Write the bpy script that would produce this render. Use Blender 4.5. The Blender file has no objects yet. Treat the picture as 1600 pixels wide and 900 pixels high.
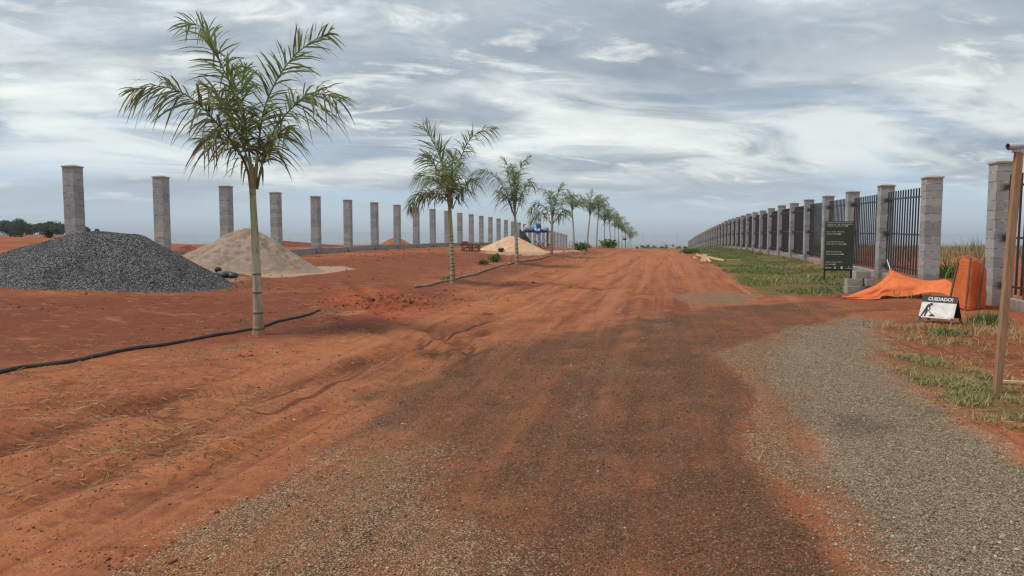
import bpy, math, random
import numpy as np
from mathutils import Vector, Matrix

random.seed(7)
RNG = np.random.default_rng(11)
SC = bpy.context.scene
COL = SC.collection
R = math.radians

# ------------------------------------------------------------------ camera, sky, sun, exposure
F_PX = 1142.0                      # focal length in pixels of the 1600 px wide photograph
YAW, PITCH = 11.39, -4.2
EYE = 1.65
cam_d = bpy.data.cameras.new('camera')
cam_d.sensor_width = 36.0
cam_d.lens = F_PX / 1600 * 36
cam_d.clip_start = 0.05
cam_d.clip_end = 40000
cam = bpy.data.objects.new('camera', cam_d)
COL.objects.link(cam)
cam.location = (0, 0, EYE)
cam.rotation_euler = (R(90 + PITCH), 0, R(YAW))
SC.camera = cam

SUN_EL, SUN_AZ = 60.0, -112.0       # azimuth from +Y towards +X
sun_d = bpy.data.lights.new('sun', 'SUN')
sun_d.energy = 1.8
sun_d.angle = R(15)
sun_d.color = (1.0, 0.94, 0.84)
sun = bpy.data.objects.new('sun', sun_d)
COL.objects.link(sun)
_d = Vector((math.sin(R(SUN_AZ)) * math.cos(R(SUN_EL)), math.cos(R(SUN_AZ)) * math.cos(R(SUN_EL)), math.sin(R(SUN_EL))))
sun.rotation_euler = _d.to_track_quat('Z', 'Y').to_euler()
sun.location = (0, 0, 40)

SC.view_settings.view_transform = 'Standard'
SC.view_settings.look = 'None'
SC.view_settings.exposure = 0.70
SC.view_settings.gamma = 1.0
SC.view_settings.use_curve_mapping = False
SC.render.engine = 'CYCLES'
SC.cycles.use_denoising = True
SC.cycles.max_bounces = 5
SC.cycles.diffuse_bounces = 2
SC.cycles.transparent_max_bounces = 8
SC.cycles.volume_bounces = 0
SC.cycles.caustics_reflective = False
SC.cycles.caustics_refractive = False
SC.cycles.filter_width = 1.3


class NT:
    """small helper that writes a node tree"""
    def __init__(self, tree):
        self.t = tree
        tree.nodes.clear()

    def n(self, typ, **kw):
        nd = self.t.nodes.new(typ)
        for k, v in kw.items():
            setattr(nd, k, v)
        return nd

    def l(self, a, b):
        self.t.links.new(a, b)

    def put(self, sock, v):
        if isinstance(v, bpy.types.NodeSocket):
            self.l(v, sock)
        elif v is not None:
            if isinstance(v, (tuple, list)) and len(v) == 3 and sock.type == 'RGBA':
                v = (*v, 1)
            sock.default_value = v

    def m(self, op, a, b=None, c=None, clamp=False):
        nd = self.n('ShaderNodeMath', operation=op, use_clamp=clamp)
        self.put(nd.inputs[0], a)
        if b is not None: self.put(nd.inputs[1], b)
        if c is not None: self.put(nd.inputs[2], c)
        return nd.outputs[0]

    def mix(self, f, a, b, blend='MIX'):
        nd = self.n('ShaderNodeMix', data_type='RGBA', blend_type=blend)
        nd.clamp_factor = True
        self.put(nd.inputs[0], f); self.put(nd.inputs[6], a); self.put(nd.inputs[7], b)
        return nd.outputs[2]

    def noise(self, vec, scale, detail=4, rough=.55, dist=0.0, out='Fac'):
        nd = self.n('ShaderNodeTexNoise')
        if vec is not None: self.l(vec, nd.inputs['Vector'])
        nd.inputs['Scale'].default_value = scale
        nd.inputs['Detail'].default_value = detail
        nd.inputs['Roughness'].default_value = rough
        nd.inputs['Distortion'].default_value = dist
        return nd.outputs[out]

    def voro(self, vec, scale, feature='F1', out='Distance', rand=1.0):
        nd = self.n('ShaderNodeTexVoronoi', feature=feature)
        if vec is not None: self.l(vec, nd.inputs['Vector'])
        nd.inputs['Scale'].default_value = scale
        nd.inputs['Randomness'].default_value = rand
        return nd.outputs[out]

    def mapv(self, vec, loc=(0, 0, 0), rot=(0, 0, 0), scale=(1, 1, 1)):
        nd = self.n('ShaderNodeMapping')
        self.l(vec, nd.inputs[0])
        nd.inputs[1].default_value = loc; nd.inputs[2].default_value = rot; nd.inputs[3].default_value = scale
        return nd.outputs[0]

    def rng(self, v, a, b, c=0.0, d=1.0, smooth=True):
        nd = self.n('ShaderNodeMapRange', interpolation_type='SMOOTHSTEP' if smooth else 'LINEAR')
        nd.clamp = True
        self.put(nd.inputs[0], v)
        for i, x in enumerate((a, b, c, d)):
            nd.inputs[1 + i].default_value = x
        return nd.outputs[0]

    def ramp(self, f, stops, interp='LINEAR'):
        nd = self.n('ShaderNodeValToRGB')
        cr = nd.color_ramp
        cr.interpolation = interp
        while len(cr.elements) < len(stops):
            cr.elements.new(0.5)
        for e, (p, c) in zip(cr.elements, stops):
            e.position = p
            e.color = (*c, 1) if len(c) == 3 else c
        self.put(nd.inputs[0], f)
        return nd.outputs[0]

    def attr(self, name, out='Fac'):
        return self.n('ShaderNodeAttribute', attribute_name=name).outputs[out]

    def sep(self, v):
        nd = self.n('ShaderNodeSeparateXYZ'); self.l(v, nd.inputs[0]); return nd.outputs

    def comb(self, x, y, z):
        nd = self.n('ShaderNodeCombineXYZ')
        for i, v in enumerate((x, y, z)):
            self.put(nd.inputs[i], v)
        return nd.outputs[0]

    def bump(self, h, strength=.5, dist=.02, normal=None):
        nd = self.n('ShaderNodeBump')
        nd.inputs['Strength'].default_value = strength
        nd.inputs['Distance'].default_value = dist
        self.l(h, nd.inputs['Height'])
        if normal is not None: self.l(normal, nd.inputs['Normal'])
        return nd.outputs[0]


def sky_world():
    w = bpy.data.worlds.new('World')
    SC.world = w
    w.use_nodes = True
    t = NT(w.node_tree)
    sky = t.n('ShaderNodeTexSky', sky_type='NISHITA')
    sky.sun_disc = False
    sky.sun_elevation = R(SUN_EL)
    sky.sun_rotation = R(SUN_AZ)
    sky.dust_density = 3.0
    b1 = t.n('ShaderNodeBackground')
    t.l(sky.outputs[0], b1.inputs[0])
    b1.inputs[1].default_value = 0.05
    tc = t.n('ShaderNodeTexCoord')
    g = tc.outputs['Generated']
    x, y, z = t.sep(g)
    zc = t.m('MAXIMUM', z, 0.0)
    den = t.m('ADD', zc, 0.17)
    v = t.comb(t.m('DIVIDE', x, den), t.m('DIVIDE', y, den), 0.0)
    # cloud deck seen in plan: long soft rolls lying across the view, torn edges on top
    vr = t.mapv(v, loc=(1.7, 3.1, 0), rot=(0, 0, R(-YAW - 14)), scale=(1, 1, 1))
    big = t.noise(t.mapv(vr, scale=(0.36, 0.60, 1)), 1.0, 3, .5, .5)
    mid = t.noise(t.mapv(vr, loc=(4.2, 1.3, .5), scale=(0.95, 1.5, 1)), 1.0, 7, .6, .8)
    fine = t.noise(t.mapv(vr, loc=(7, 2, 1), scale=(3.0, 3.8, 1)), 1.0, 8, .62, .6)
    d = t.m('ADD', t.m('ADD', t.m('MULTIPLY', big, .46), t.m('MULTIPLY', mid, .40)), t.m('MULTIPLY', fine, .24))
    cl = t.ramp(d, [(.375, (.90, .91, .87)), (.43, (.70, .735, .73)), (.485, (.48, .53, .555)),
                    (.55, (.32, .37, .415)), (.63, (.225, .27, .325))])
    # thin bright tops
    hi = t.rng(t.noise(t.mapv(vr, loc=(2, 9, 3), scale=(1.5, 2.4, 1)), 1.5, 8, .62, .5), .54, .68)
    lump_ = t.rng(t.noise(t.mapv(vr, loc=(6, 4, 8), scale=(2.0, 2.3, 1)), 1.9, 8, .60, .5), .42, .60)
    cl = t.mix(t.m('MULTIPLY', lump_, .50), cl, (.30, .345, .385))
    cl = t.mix(t.m('MULTIPLY', hi, .62), cl, (.80, .815, .775))
    # thinner, bluer air toward the horizon
    gap = t.rng(z, .02, .26, 1, 0)
    holes = t.rng(t.noise(t.mapv(vr, loc=(11, 5, 2), scale=(.35, 1.1, 1)), 1.0, 5, .55, .4), .48, .62)
    cl = t.mix(t.m('MULTIPLY', t.m('MULTIPLY', holes, gap), .85), cl, (.34, .48, .62))
    cream = t.m('MULTIPLY', t.rng(z, .05, .10), t.rng(z, .13, .26, 1, 0))
    cl = t.mix(t.m('MULTIPLY', t.m('MULTIPLY', cream, t.rng(mid, .40, .60, 1, 0)), .65), cl, (.76, .775, .72))
    low = t.rng(z, .012, .085, 1, 0)
    cl = t.mix(t.m('MULTIPLY', low, .9), cl, (.42, .515, .575))
    b2 = t.n('ShaderNodeBackground')
    t.l(cl, b2.inputs[0])
    b2.inputs[1].default_value = .88
    mx = t.n('ShaderNodeMixShader')
    mx.inputs[0].default_value = .93
    t.l(b1.outputs[0], mx.inputs[1]); t.l(b2.outputs[0], mx.inputs[2])
    out = t.n('ShaderNodeOutputWorld')
    t.l(mx.outputs[0], out.inputs[0])


sky_world()

# ------------------------------------------------------------------ terrain and photo -> world
CAM = np.array([0, 0, EYE])
_th, _ph = R(YAW), R(PITCH)
FW = np.array([-math.sin(_th) * math.cos(_ph), math.cos(_th) * math.cos(_ph), math.sin(_ph)])
RT = np.array([math.cos(_th), math.sin(_th), 0.0])
UP = np.cross(RT, FW)


def _hash(ix, iy, seed):
    h = (ix.astype(np.int64) * 374761393 + iy.astype(np.int64) * 668265263 + seed * 1442695041) & 0x7fffffff
    h = ((h ^ (h >> 13)) * 1274126177) & 0x7fffffff
    return ((h ^ (h >> 16)) & 0xffffff) / float(0xffffff)


def vnoise(x, y, seed=0):
    x = np.asarray(x, float); y = np.asarray(y, float)
    ix, iy = np.floor(x), np.floor(y)
    fx, fy = x - ix, y - iy
    fx = fx * fx * (3 - 2 * fx); fy = fy * fy * (3 - 2 * fy)
    a = _hash(ix, iy, seed); b = _hash(ix + 1, iy, seed); c = _hash(ix, iy + 1, seed); d = _hash(ix + 1, iy + 1, seed)
    return (a * (1 - fx) + b * fx) * (1 - fy) + (c * (1 - fx) + d * fx) * fy


def fbm(x, y, seed=0, oct=4):
    s, a, n = 0, 1, 0
    for i in range(oct):
        s = s + a * vnoise(x * 2 ** i, y * 2 ** i, seed + i); n += a; a *= .5
    return s / n


def sst(v, a, b):
    t = np.clip((np.asarray(v, float) - a) / (b - a), 0, 1)
    return t * t * (3 - 2 * t)


_PY = np.array([-4000, 0, 11, 22, 32, 42, 52, 63, 72, 82, 100, 140, 183, 250, 400, 600, 900, 1500, 2500, 40000.])
_PH = np.array([0, 0, .08, .18, .30, .38, .36, .32, .25, .12, -.3, -1.4, -2.9, -5.4, -10.5, -17, -30, -55, -70, -70.])
_gy = np.arange(-50, 900, .5)
_gh = np.interp(_gy, _PY, _PH)
_k = np.exp(-np.linspace(-2, 2, 25) ** 2); _k /= _k.sum()
_gh = np.convolve(np.pad(_gh, 12, 'edge'), _k, 'valid')


def prof(Y):
    Y = np.asarray(Y, float)
    return np.where(Y < 880, np.interp(Y, _gy, _gh), np.interp(Y, _PY, _PH))


def base_h(X, Y):
    X = np.asarray(X, float); Y = np.asarray(Y, float)
    r = np.hypot(X, Y)
    h = prof(np.where(np.abs(X) < 150, Y, np.maximum(Y, r * .6)))
    h = h + .28 * sst(-X, 9, 17) * (1 - sst(Y, 100, 150))
    h = h + .34 * sst(-X, 14.5, 17.5) * (1 - sst(-X, 19, 24)) * (1 - sst(Y, 17, 36)) * sst(Y, -5, 6)
    a = np.degrees(np.arctan2(-X, np.maximum(Y, 1e-3)))
    w = sst(a, 36, 40.5) * sst(r, 30, 75) * (1 - sst(r, 470, 1500)) * (Y > 0)
    h = h * (1 - w) + w * (1.28 + .25 * sst(r, 200, 360))
    # planting strip where the palms stand, a low bank above the road
    h = h + .17 * np.exp(-((X + 5.9) / .85) ** 2) * sst(Y, 16, 24) * (1 - sst(Y, 110, 140))
    # loose red earth pushed up beside the road
    return h


FRESH = None
RUTS = []     # (world polyline, half width, depth)


def _seg_d(X, Y, pts):
    d = np.full(np.shape(X), 1e9)
    for (x0, y0), (x1, y1) in zip(pts[:-1], pts[1:]):
        vx, vy = x1 - x0, y1 - y0
        L = vx * vx + vy * vy + 1e-12
        t = np.clip(((X - x0) * vx + (Y - y0) * vy) / L, 0, 1)
        d = np.minimum(d, np.hypot(X - x0 - t * vx, Y - y0 - t * vy))
    return d


def full_h(X, Y):
    X = np.asarray(X, float); Y = np.asarray(Y, float)
    near = 1 - sst(np.hypot(X, Y), 90, 160)
    fresh = np.exp(-((X - FRESH[0]) / 1.1) ** 2 - ((Y - FRESH[1]) / 1.3) ** 2) if FRESH else 0.0
    h = base_h(X, Y)
    n = (fbm(X * .6, Y * .45, 3, 4) - .5) * .10 + (fbm(X * 3.1, Y * 2.3, 9, 3) - .5) * .03
    road = sst(X, -5.2, -4.0) * (1 - sst(X, 3.0, 4.5))
    h = h + n * (1 - .65 * road) * near + fresh * ((fbm(X * 2.6, Y * 2.6, 31, 4) - .42) * .42)
    # wheel-packed grooves along the road
    g = (vnoise(X * 2.4 + .25 * np.sin(Y * .07), Y * .03, 21) - .5) * .035
    h = h + g * road * near
    for pts, wd, dep in RUTS:
        d = _seg_d(X, Y, pts)
        h = h - dep * np.exp(-(d / wd) ** 2) + .55 * dep * np.exp(-((d - 1.9 * wd) / (.7 * wd)) ** 2)
    return h


def hgt(x, y):
    return float(full_h(np.array([x]), np.array([y]))[0])


def ray(px, py):
    return FW + (px - 800) / F_PX * RT - (py - 450) / F_PX * UP


def at_depth(px, py, zc):
    return CAM + zc * ray(px, py)


def ground_at(px, py, zmax=400):
    """world point of the ground seen at a photo position"""
    d = ray(px, py)
    zs = np.geomspace(1.2, zmax, 900)
    P = CAM[None] + zs[:, None] * d[None]
    diff = P[:, 2] - base_h(P[:, 0], P[:, 1])
    k = np.argmax(diff < 0)
    if diff[k] >= 0:
        k = len(zs) - 1
        return P[k]
    a, b = zs[k - 1], zs[k]
    for _ in range(30):
        m = (a + b) / 2
        p = CAM + m * d
        if p[2] - float(base_h(p[0], p[1])) < 0: b = m
        else: a = m
    return CAM + b * d


def depth_of(p):
    return float(np.dot(np.asarray(p) - CAM, FW))


def poly_w(pts):
    return [tuple(ground_at(*p)[:2]) for p in pts]


_f = ground_at(590, 474)
FRESH = (float(_f[0]), float(_f[1]))
for pts, wd, dep in [
        ([(575, 468), (600, 490), (660, 512), (715, 532), (745, 560), (735, 585)], .16, .05),
        ([(520, 478), (560, 510), (640, 530), (690, 560)], .15, .03),
        ([(0, 705), (120, 665), (300, 618), (460, 600), (640, 545)], .20, .045),
        ([(0, 760), (160, 700), (330, 640), (520, 590), (760, 500)], .18, .03),
        ([(230, 640), (300, 655), (260, 700)], .2, .03),
        ([(850, 432), (880, 446), (930, 452), (990, 448)], .22, .03),
        ([(560, 482), (640, 455), (740, 470), (860, 440)], .2, .025),
        ([(1280, 488), (1400, 484), (1500, 478)], .2, .03),
        ([(0, 800), (200, 735), (360, 670), (520, 610), (700, 545), (820, 500)], .13, .022),
        ([(-100, 740), (100, 690), (260, 650), (420, 600), (600, 560), (760, 520)], .13, .022),
        ([(420, 640), (560, 580), (700, 520), (860, 460), (960, 425), (1005, 400)], .14, .02),
        ([(300, 760), (480, 660), (640, 590), (800, 520), (920, 465), (985, 425)], .14, .02),
        ([(900, 700), (930, 600), (960, 520), (985, 460), (1005, 420)], .16, .016),
        ([(1010, 800), (1015, 650), (1020, 540), (1024, 460), (1026, 415)], .18, .016),
        ([(1150, 800), (1110, 650), (1080, 540), (1060, 460), (1045, 415)], .18, .016),
        ([(540, 440), (590, 470), (650, 488), (760, 492)], .12, .04),
        ([(600, 462), (640, 478), (700, 470)], .12, .04)]:
    RUTS.append((poly_w(pts), wd, dep))

# ------------------------------------------------------------------ object helpers


class MB:
    """collects shapes, then links them as ONE mesh object"""
    def __init__(self):
        self.v, self.f, self.a = [], [], []

    def add(self, vs, fs, val=0.0):
        o = len(self.v)
        self.v += [tuple(map(float, p)) for p in vs]
        self.f += [tuple(i + o for i in f) for f in fs]
        self.a += [val] * len(vs) if np.isscalar(val) else list(val)
        return self

    def box(self, c, s, rot=None, val=0.0, jit=0.0, bev=0.0):
        hx, hy, hz = s[0] / 2, s[1] / 2, s[2] / 2
        if bev > 0:
            b = min(bev, hx * .9, hy * .9, hz * .9)
            pr = [(-hx + b, -hy), (hx - b, -hy), (hx, -hy + b), (hx, hy - b), (hx - b, hy), (-hx + b, hy), (-hx, hy - b), (-hx, -hy + b)]
            pi = [(x * (1 - b / hx), y * (1 - b / hy)) for x, y in pr]
            vs, lev = [], [(-hz, pi), (-hz + b, pr), (hz - b, pr), (hz, pi)]
            for z, p in lev:
                vs += [(x, y, z) for x, y in p]
            fs = [tuple(range(7, -1, -1)), tuple(range(24, 32))]
            for k in range(3):
                for i in range(8):
                    j = (i + 1) % 8
                    fs.append((k * 8 + i, k * 8 + j, k * 8 + 8 + j, k * 8 + 8 + i))
        else:
            vs = [(x, y, z) for z in (-hz, hz) for x, y in ((-hx, -hy), (hx, -hy), (hx, hy), (-hx, hy))]
            fs = [(3, 2, 1, 0), (4, 5, 6, 7), (0, 1, 5, 4), (1, 2, 6, 5), (2, 3, 7, 6), (3, 0, 4, 7)]
        if jit:
            vs = [tuple(q + random.uniform(-jit, jit) for q in p) for p in vs]
        if rot is not None:
            vs = [tuple(rot @ Vector(p)) for p in vs]
        return self.add([(p[0] + c[0], p[1] + c[1], p[2] + c[2]) for p in vs], fs, val)

    def bar(self, a, b, w, t, val=0.0, up=(0, 0, 1), bev=0.0):
        """rectangular bar from a to b: w across, t along 'up'"""
        a, b = Vector(a), Vector(b)
        d = (b - a); L = d.length; d.normalize()
        u = Vector(up)
        s = d.cross(u)
        if s.length < 1e-4: s = d.cross(Vector((1, 0, 0)))
        s.normalize(); u = s.cross(d)
        m = Matrix((d, s, u)).transposed()
        return self.box((a + b) / 2, (L, w, t), rot=m, val=val, bev=bev)

    def tube(self, pts, rad, n=8, val=0.0, cap=True):
        pts = [Vector(p) for p in pts]
        rad = [rad] * len(pts) if np.isscalar(rad) else list(rad)
        vals = [val] * len(pts) if np.isscalar(val) else list(val)
        vs, av = [], []
        ref = None
        for i, p in enumerate(pts):
            t = (pts[min(i + 1, len(pts) - 1)] - pts[max(i - 1, 0)]).normalized()
            if ref is None:
                ref = t.cross(Vector((0, 0, 1)))
                if ref.length < .1: ref = t.cross(Vector((0, 1, 0)))
            ref = (ref - t * ref.dot(t)).normalized()
            bi = t.cross(ref)
            for k in range(n):
                a = 2 * math.pi * k / n
                q = p + (ref * math.cos(a) + bi * math.sin(a)) * rad[i]
                vs.append(tuple(q)); av.append(vals[i])
        fs = []
        for i in range(len(pts) - 1):
            for k in range(n):
                j = (k + 1) % n
                fs.append((i * n + k, i * n + j, (i + 1) * n + j, (i + 1) * n + k))
        if cap:
            fs.append(tuple(range(n - 1, -1, -1)))
            fs.append(tuple(range((len(pts) - 1) * n, len(pts) * n)))
        return self.add(vs, fs, av)

    def build(self, name, mat, parent=None, loc=None, smooth=False):
        me = bpy.data.meshes.new(name)
        me.from_pydata(self.v, [], self.f)
        at = me.attributes.new('val', 'FLOAT', 'POINT')
        at.data.foreach_set('value', np.array(self.a, dtype=np.float32))
        if smooth:
            me.polygons.foreach_set('use_smooth', [True] * len(me.polygons))
        me.materials.append(mat)
        me.update()
        return link(name, me, parent, loc)


def link(name, data, parent=None, loc=None):
    o = bpy.data.objects.new(name, data)
    COL.objects.link(o)
    if parent is not None: o.parent = parent
    if loc is not None: o.location = loc
    return o


def np_mesh(name, V, F, mat, attrs=None, smooth=False, parent=None):
    """V n x 3, F list of arrays of equal-size faces"""
    me = bpy.data.meshes.new(name)
    V = np.asarray(V, np.float32)
    me.vertices.add(len(V)); me.vertices.foreach_set('co', V.ravel())
    F = F if isinstance(F, list) else [F]
    loops = np.concatenate([f.ravel() for f in F]).astype(np.int32)
    sizes = np.concatenate([np.full(len(f), f.shape[1]) for f in F]).astype(np.int32)
    starts = np.concatenate([[0], np.cumsum(sizes)[:-1]]).astype(np.int32)
    me.loops.add(len(loops)); me.loops.foreach_set('vertex_index', loops)
    me.polygons.add(len(sizes)); me.polygons.foreach_set('loop_start', starts)
    me.update(calc_edges=True)
    if smooth:
        me.polygons.foreach_set('use_smooth', np.ones(len(sizes), bool))
    for k, v in (attrs or {}).items():
        at = me.attributes.new(k, 'FLOAT', 'POINT')
        at.data.foreach_set('value', np.asarray(v, np.float32))
    me.materials.append(mat)
    me.validate()
    return link(name, me, parent)


def tag(o, label, cat, group=None):
    o['label'] = label; o['category'] = cat; o['kind'] = 'thing'
    if group: o['group'] = group
    return o


def thing(name, label, cat, loc=(0, 0, 0), rz=0.0, group=None):
    o = link(name, None)
    o.empty_display_size = .2
    o.location = loc; o.rotation_euler = (0, 0, rz)
    return tag(o, label, cat, group)


def dup(root, loc, rz=None, label=None):
    r = root.copy(); COL.objects.link(r); r.location = loc
    if rz is not None: r.rotation_euler = (0, 0, rz)
    if label: r['label'] = label
    for ch in list(root.children):
        c = ch.copy(); COL.objects.link(c); c.parent = r
        for g in list(ch.children):
            d = g.copy(); COL.objects.link(d); d.parent = c
    return r


def curve(pts, per=8):
    """Catmull-Rom through the points"""
    P = [np.asarray(p, float) for p in pts]
    P = [2 * P[0] - P[1]] + P + [2 * P[-1] - P[-2]]
    out = []
    for i in range(1, len(P) - 2):
        for k in range(per):
            t = k / per
            a, b, c, d = P[i - 1], P[i], P[i + 1], P[i + 2]
            out.append(.5 * (2 * b + (c - a) * t + (2 * a - 5 * b + 4 * c - d) * t * t + (3 * b - a - 3 * c + d) * t ** 3))
    out.append(P[-2])
    return np.array(out)


_ONES = ['', 'first', 'second', 'third', 'fourth', 'fifth', 'sixth', 'seventh', 'eighth', 'ninth', 'tenth', 'eleventh', 'twelfth',
         'thirteenth', 'fourteenth', 'fifteenth', 'sixteenth', 'seventeenth', 'eighteenth', 'nineteenth']


def ordinal(n):
    if n < 20: return _ONES[n]
    tens = {2: 'twent', 3: 'thirt', 4: 'fort'}[n // 10]
    return tens + 'ieth' if n % 10 == 0 else tens + 'y-' + _ONES[n % 10]


# ------------------------------------------------------------------ materials


def new_mat(name):
    m = bpy.data.materials.new(name)
    m.use_nodes = True
    t = NT(m.node_tree)
    out = t.n('ShaderNodeOutputMaterial')
    p = t.n('ShaderNodeBsdfPrincipled')
    t.l(p.outputs[0], out.inputs[0])
    p.inputs['Roughness'].default_value = .8
    p.inputs['Specular IOR Level'].default_value = .3
    return m, t, p, out


def simple(name, col, col2=None, scale=12, rough=.8, bump=.2, bdist=.01, metal=0.0, stretch=(1, 1, 1), detail=5, spec=.3):
    m, t, p, _ = new_mat(name)
    tc = t.n('ShaderNodeTexCoord').outputs['Object']
    n = t.noise(t.mapv(tc, scale=stretch), scale, detail, .6, .2)
    t.l(t.mix(t.rng(n, .3, .7), col, col2 or tuple(c * .7 for c in col)), p.inputs['Base Color'])
    p.inputs['Roughness'].default_value = rough
    p.inputs['Metallic'].default_value = metal
    p.inputs['Specular IOR Level'].default_value = spec
    if bump: t.l(t.bump(n, bump, bdist), p.inputs['Normal'])
    return m


def ground_material():
    m, t, p, _ = new_mat('earth')
    tc = t.n('ShaderNodeTexCoord').outputs['Object']
    n_big = t.noise(tc, .35, 5, .55, .3)
    n_mid = t.noise(tc, 1.7, 6, .6, .3)
    n_fine = t.noise(tc, 14, 6, .65)
    n_grit = t.noise(tc, 70, 3, .6)
    st = t.noise(t.mapv(tc, scale=(2.6, .10, 1)), 1.0, 6, .6, .25)      # wheel streaks along the road
    st2 = t.noise(t.mapv(tc, loc=(3, 1, 0), scale=(7, .35, 1)), 1.0, 4, .6, .3)
    col = t.mix(t.rng(n_big, .35, .65), (.225, .072, .033), (.325, .110, .048))
    col = t.mix(t.m('MULTIPLY', t.rng(n_mid, .5, .72), .6), col, (.135, .043, .023))
    o = t.attr('m_orange'); rd = t.attr('m_red'); rdm = t.attr('m_road')
    col = t.mix(t.m('MULTIPLY', o, t.rng(n_mid, .2, .65, .95, .35)), col, (.43, .155, .062))
    col = t.mix(t.m('MULTIPLY', rd, t.rng(n_big, .3, .62, .5, 1)), col, (.165, .048, .026))
    col = t.mix(t.m('MULTIPLY', rdm, t.m('MULTIPLY', t.rng(st, .48, .62), .8)), col, (.390, .150, .075))
    col = t.mix(t.m('MULTIPLY', rdm, t.m('MULTIPLY', t.rng(st2, .50, .66), .55)), col, (.150, .055, .030))
    col = t.mix(t.m('MULTIPLY', t.attr('m_rut'), t.rng(n_mid, .3, .62, .15, .8)), col, (.125, .042, .024))
    col = t.mix(t.m('MULTIPLY', t.attr('m_fresh'), t.rng(n_mid, .25, .55, .4, 1)), col, (.36, .088, .036))
    col = t.mix(t.m('MULTIPLY', t.attr('m_bank'), t.rng(n_mid, .2, .6, .95, .35)), col, (.125, .046, .028))
    n_p = t.noise(t.mapv(tc, loc=(21, 4, 0), scale=(1.0, 1.5, 1)), 3.2, 6, .68, .5)
    col = t.mix(t.m('MULTIPLY', t.rng(n_p, .53, .66), .55), col, (.135, .048, .027))
    col = t.mix(t.m('MULTIPLY', t.rng(n_p, .46, .34), .45), col, (.43, .175, .085))
    pale = t.rng(t.noise(t.mapv(tc, loc=(2, 14, 0), scale=(.45, 1.3, 1)), 1.0, 6, .66, .5), .60, .72)
    col = t.mix(t.m('MULTIPLY', pale, .38), col, (.47, .26, .16))
    tread = t.m('MULTIPLY', t.attr('m_rut'), t.rng(t.m('SINE', t.m('MULTIPLY', t.attr('rut_s'), 78.0)), -.2, .6))
    col = t.mix(t.m('MULTIPLY', tread, .38), col, (.12, .042, .024))
    # dark scuffs and dry litter tint
    sc = t.rng(t.noise(t.mapv(tc, loc=(9, 4, 0), scale=(.55, 1.5, 1)), 1.0, 6, .65, .6), .56, .70)
    col = t.mix(t.m('MULTIPLY', sc, t.m('SUBTRACT', .55, t.m('MULTIPLY', rdm, .3))), col, (.105, .036, .020))
    # gravel of three tones
    cells = t.voro(tc, 105, out='Color')
    cd = t.voro(tc, 105)
    cr = t.sep(cells)
    rag = t.m('SUBTRACT', t.m('ADD', t.m('ADD', t.m('MULTIPLY', n_mid, 1.3), t.m('MULTIPLY', n_fine, .7)), t.m('ADD', t.m('MULTIPLY', st, .8), t.m('MULTIPLY', n_big, 1.1))), 1.95)

    def mask(a, lo, hi):
        return t.rng(t.m('ADD', t.attr(a), rag), lo, hi)
    dk, tn, gy = mask('m_dark', .25, 1.0), mask('m_tan', .30, .95), mask('m_grey', .30, .85)
    pick = cr[0]
    c_dk = t.ramp(pick, [(0, (.060, .036, .024)), (.45, (.145, .078, .044)), (.75, (.22, .125, .070)), (1, (.38, .25, .15))])
    c_tn = t.ramp(pick, [(0, (.10, .06, .038)), (.35, (.27, .165, .098)), (.7, (.44, .295, .178)), (1, (.57, .41, .26))])
    c_gy = t.ramp(pick, [(0, (.10, .074, .050)), (.35, (.25, .196, .134)), (.7, (.39, .315, .222)), (1, (.58, .48, .34))])
    present_d = t.m('GREATER_THAN', t.m('ADD', cr[1], t.m('MULTIPLY', dk, .55)), .97)
    present_t = t.m('GREATER_THAN', t.m('ADD', cr[1], t.m('MULTIPLY', tn, .72)), .98)
    present_g = t.m('GREATER_THAN', t.m('ADD', cr[1], t.m('MULTIPLY', gy, .80)), .98)
    col = t.mix(t.m('MULTIPLY', dk, .48), col, (.165, .066, .037))
    col = t.mix(t.m('MULTIPLY', tn, .55), col, (.18, .105, .062))
    col = t.mix(t.m('MULTIPLY', gy, .58), col, (.25, .165, .10))
    col = t.mix(t.m('MULTIPLY', present_d, t.m('GREATER_THAN', dk, .05)), col, c_dk)
    col = t.mix(t.m('MULTIPLY', present_t, t.m('GREATER_THAN', tn, .05)), col, c_tn)
    col = t.mix(t.m('MULTIPLY', present_g, t.m('GREATER_THAN', gy, .05)), col, c_gy)
    # soil worked up between the stones, damp hollows
    pat = t.rng(t.noise(t.mapv(tc, loc=(5, 8, 0), scale=(.9, .38, 1)), 1.0, 6, .62, .7), .55, .66)
    col = t.mix(t.m('MULTIPLY', t.m('MULTIPLY', pat, t.m('MAXIMUM', dk, t.m('MULTIPLY', tn, .8))), .75), col, t.mix(n_fine, (.19, .070, .038), (.33, .13, .07)))
    wet = t.rng(t.noise(t.mapv(tc, loc=(15, 3, 0), scale=(.8, .5, 1)), 1.0, 6, .62, .7), .58, .70)
    col = t.mix(t.m('MULTIPLY', t.m('MULTIPLY', wet, t.m('MAXIMUM', dk, gy)), .45), col, (.062, .036, .026))
    st3 = t.noise(t.mapv(tc, loc=(1, 6, 0), scale=(1.5, .05, 1)), 1.0, 5, .6, .35)
    col = t.mix(t.m('MULTIPLY', t.m('MULTIPLY', rdm, t.m('SUBTRACT', 1, t.m('MULTIPLY', gy, .8))), t.m('MULTIPLY', t.rng(st3, .50, .64), .55)), col, (.36, .140, .066))
    # spilled sand, turf, the far country
    col = t.mix(t.rng(t.m('ADD', t.attr('m_sand'), rag), .4, .75), col, t.mix(n_fine, (.34, .20, .13), (.43, .285, .195)))
    col = t.mix(t.m('MULTIPLY', t.rng(t.m('ADD', t.attr('m_grass'), rag), .4, .8), .8), col, t.mix(n_fine, (.075, .085, .03), (.17, .115, .055)))
    fieldn = t.noise(t.mapv(tc, scale=(.004, .012, .01)), 1.0, 4, .6)
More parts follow.
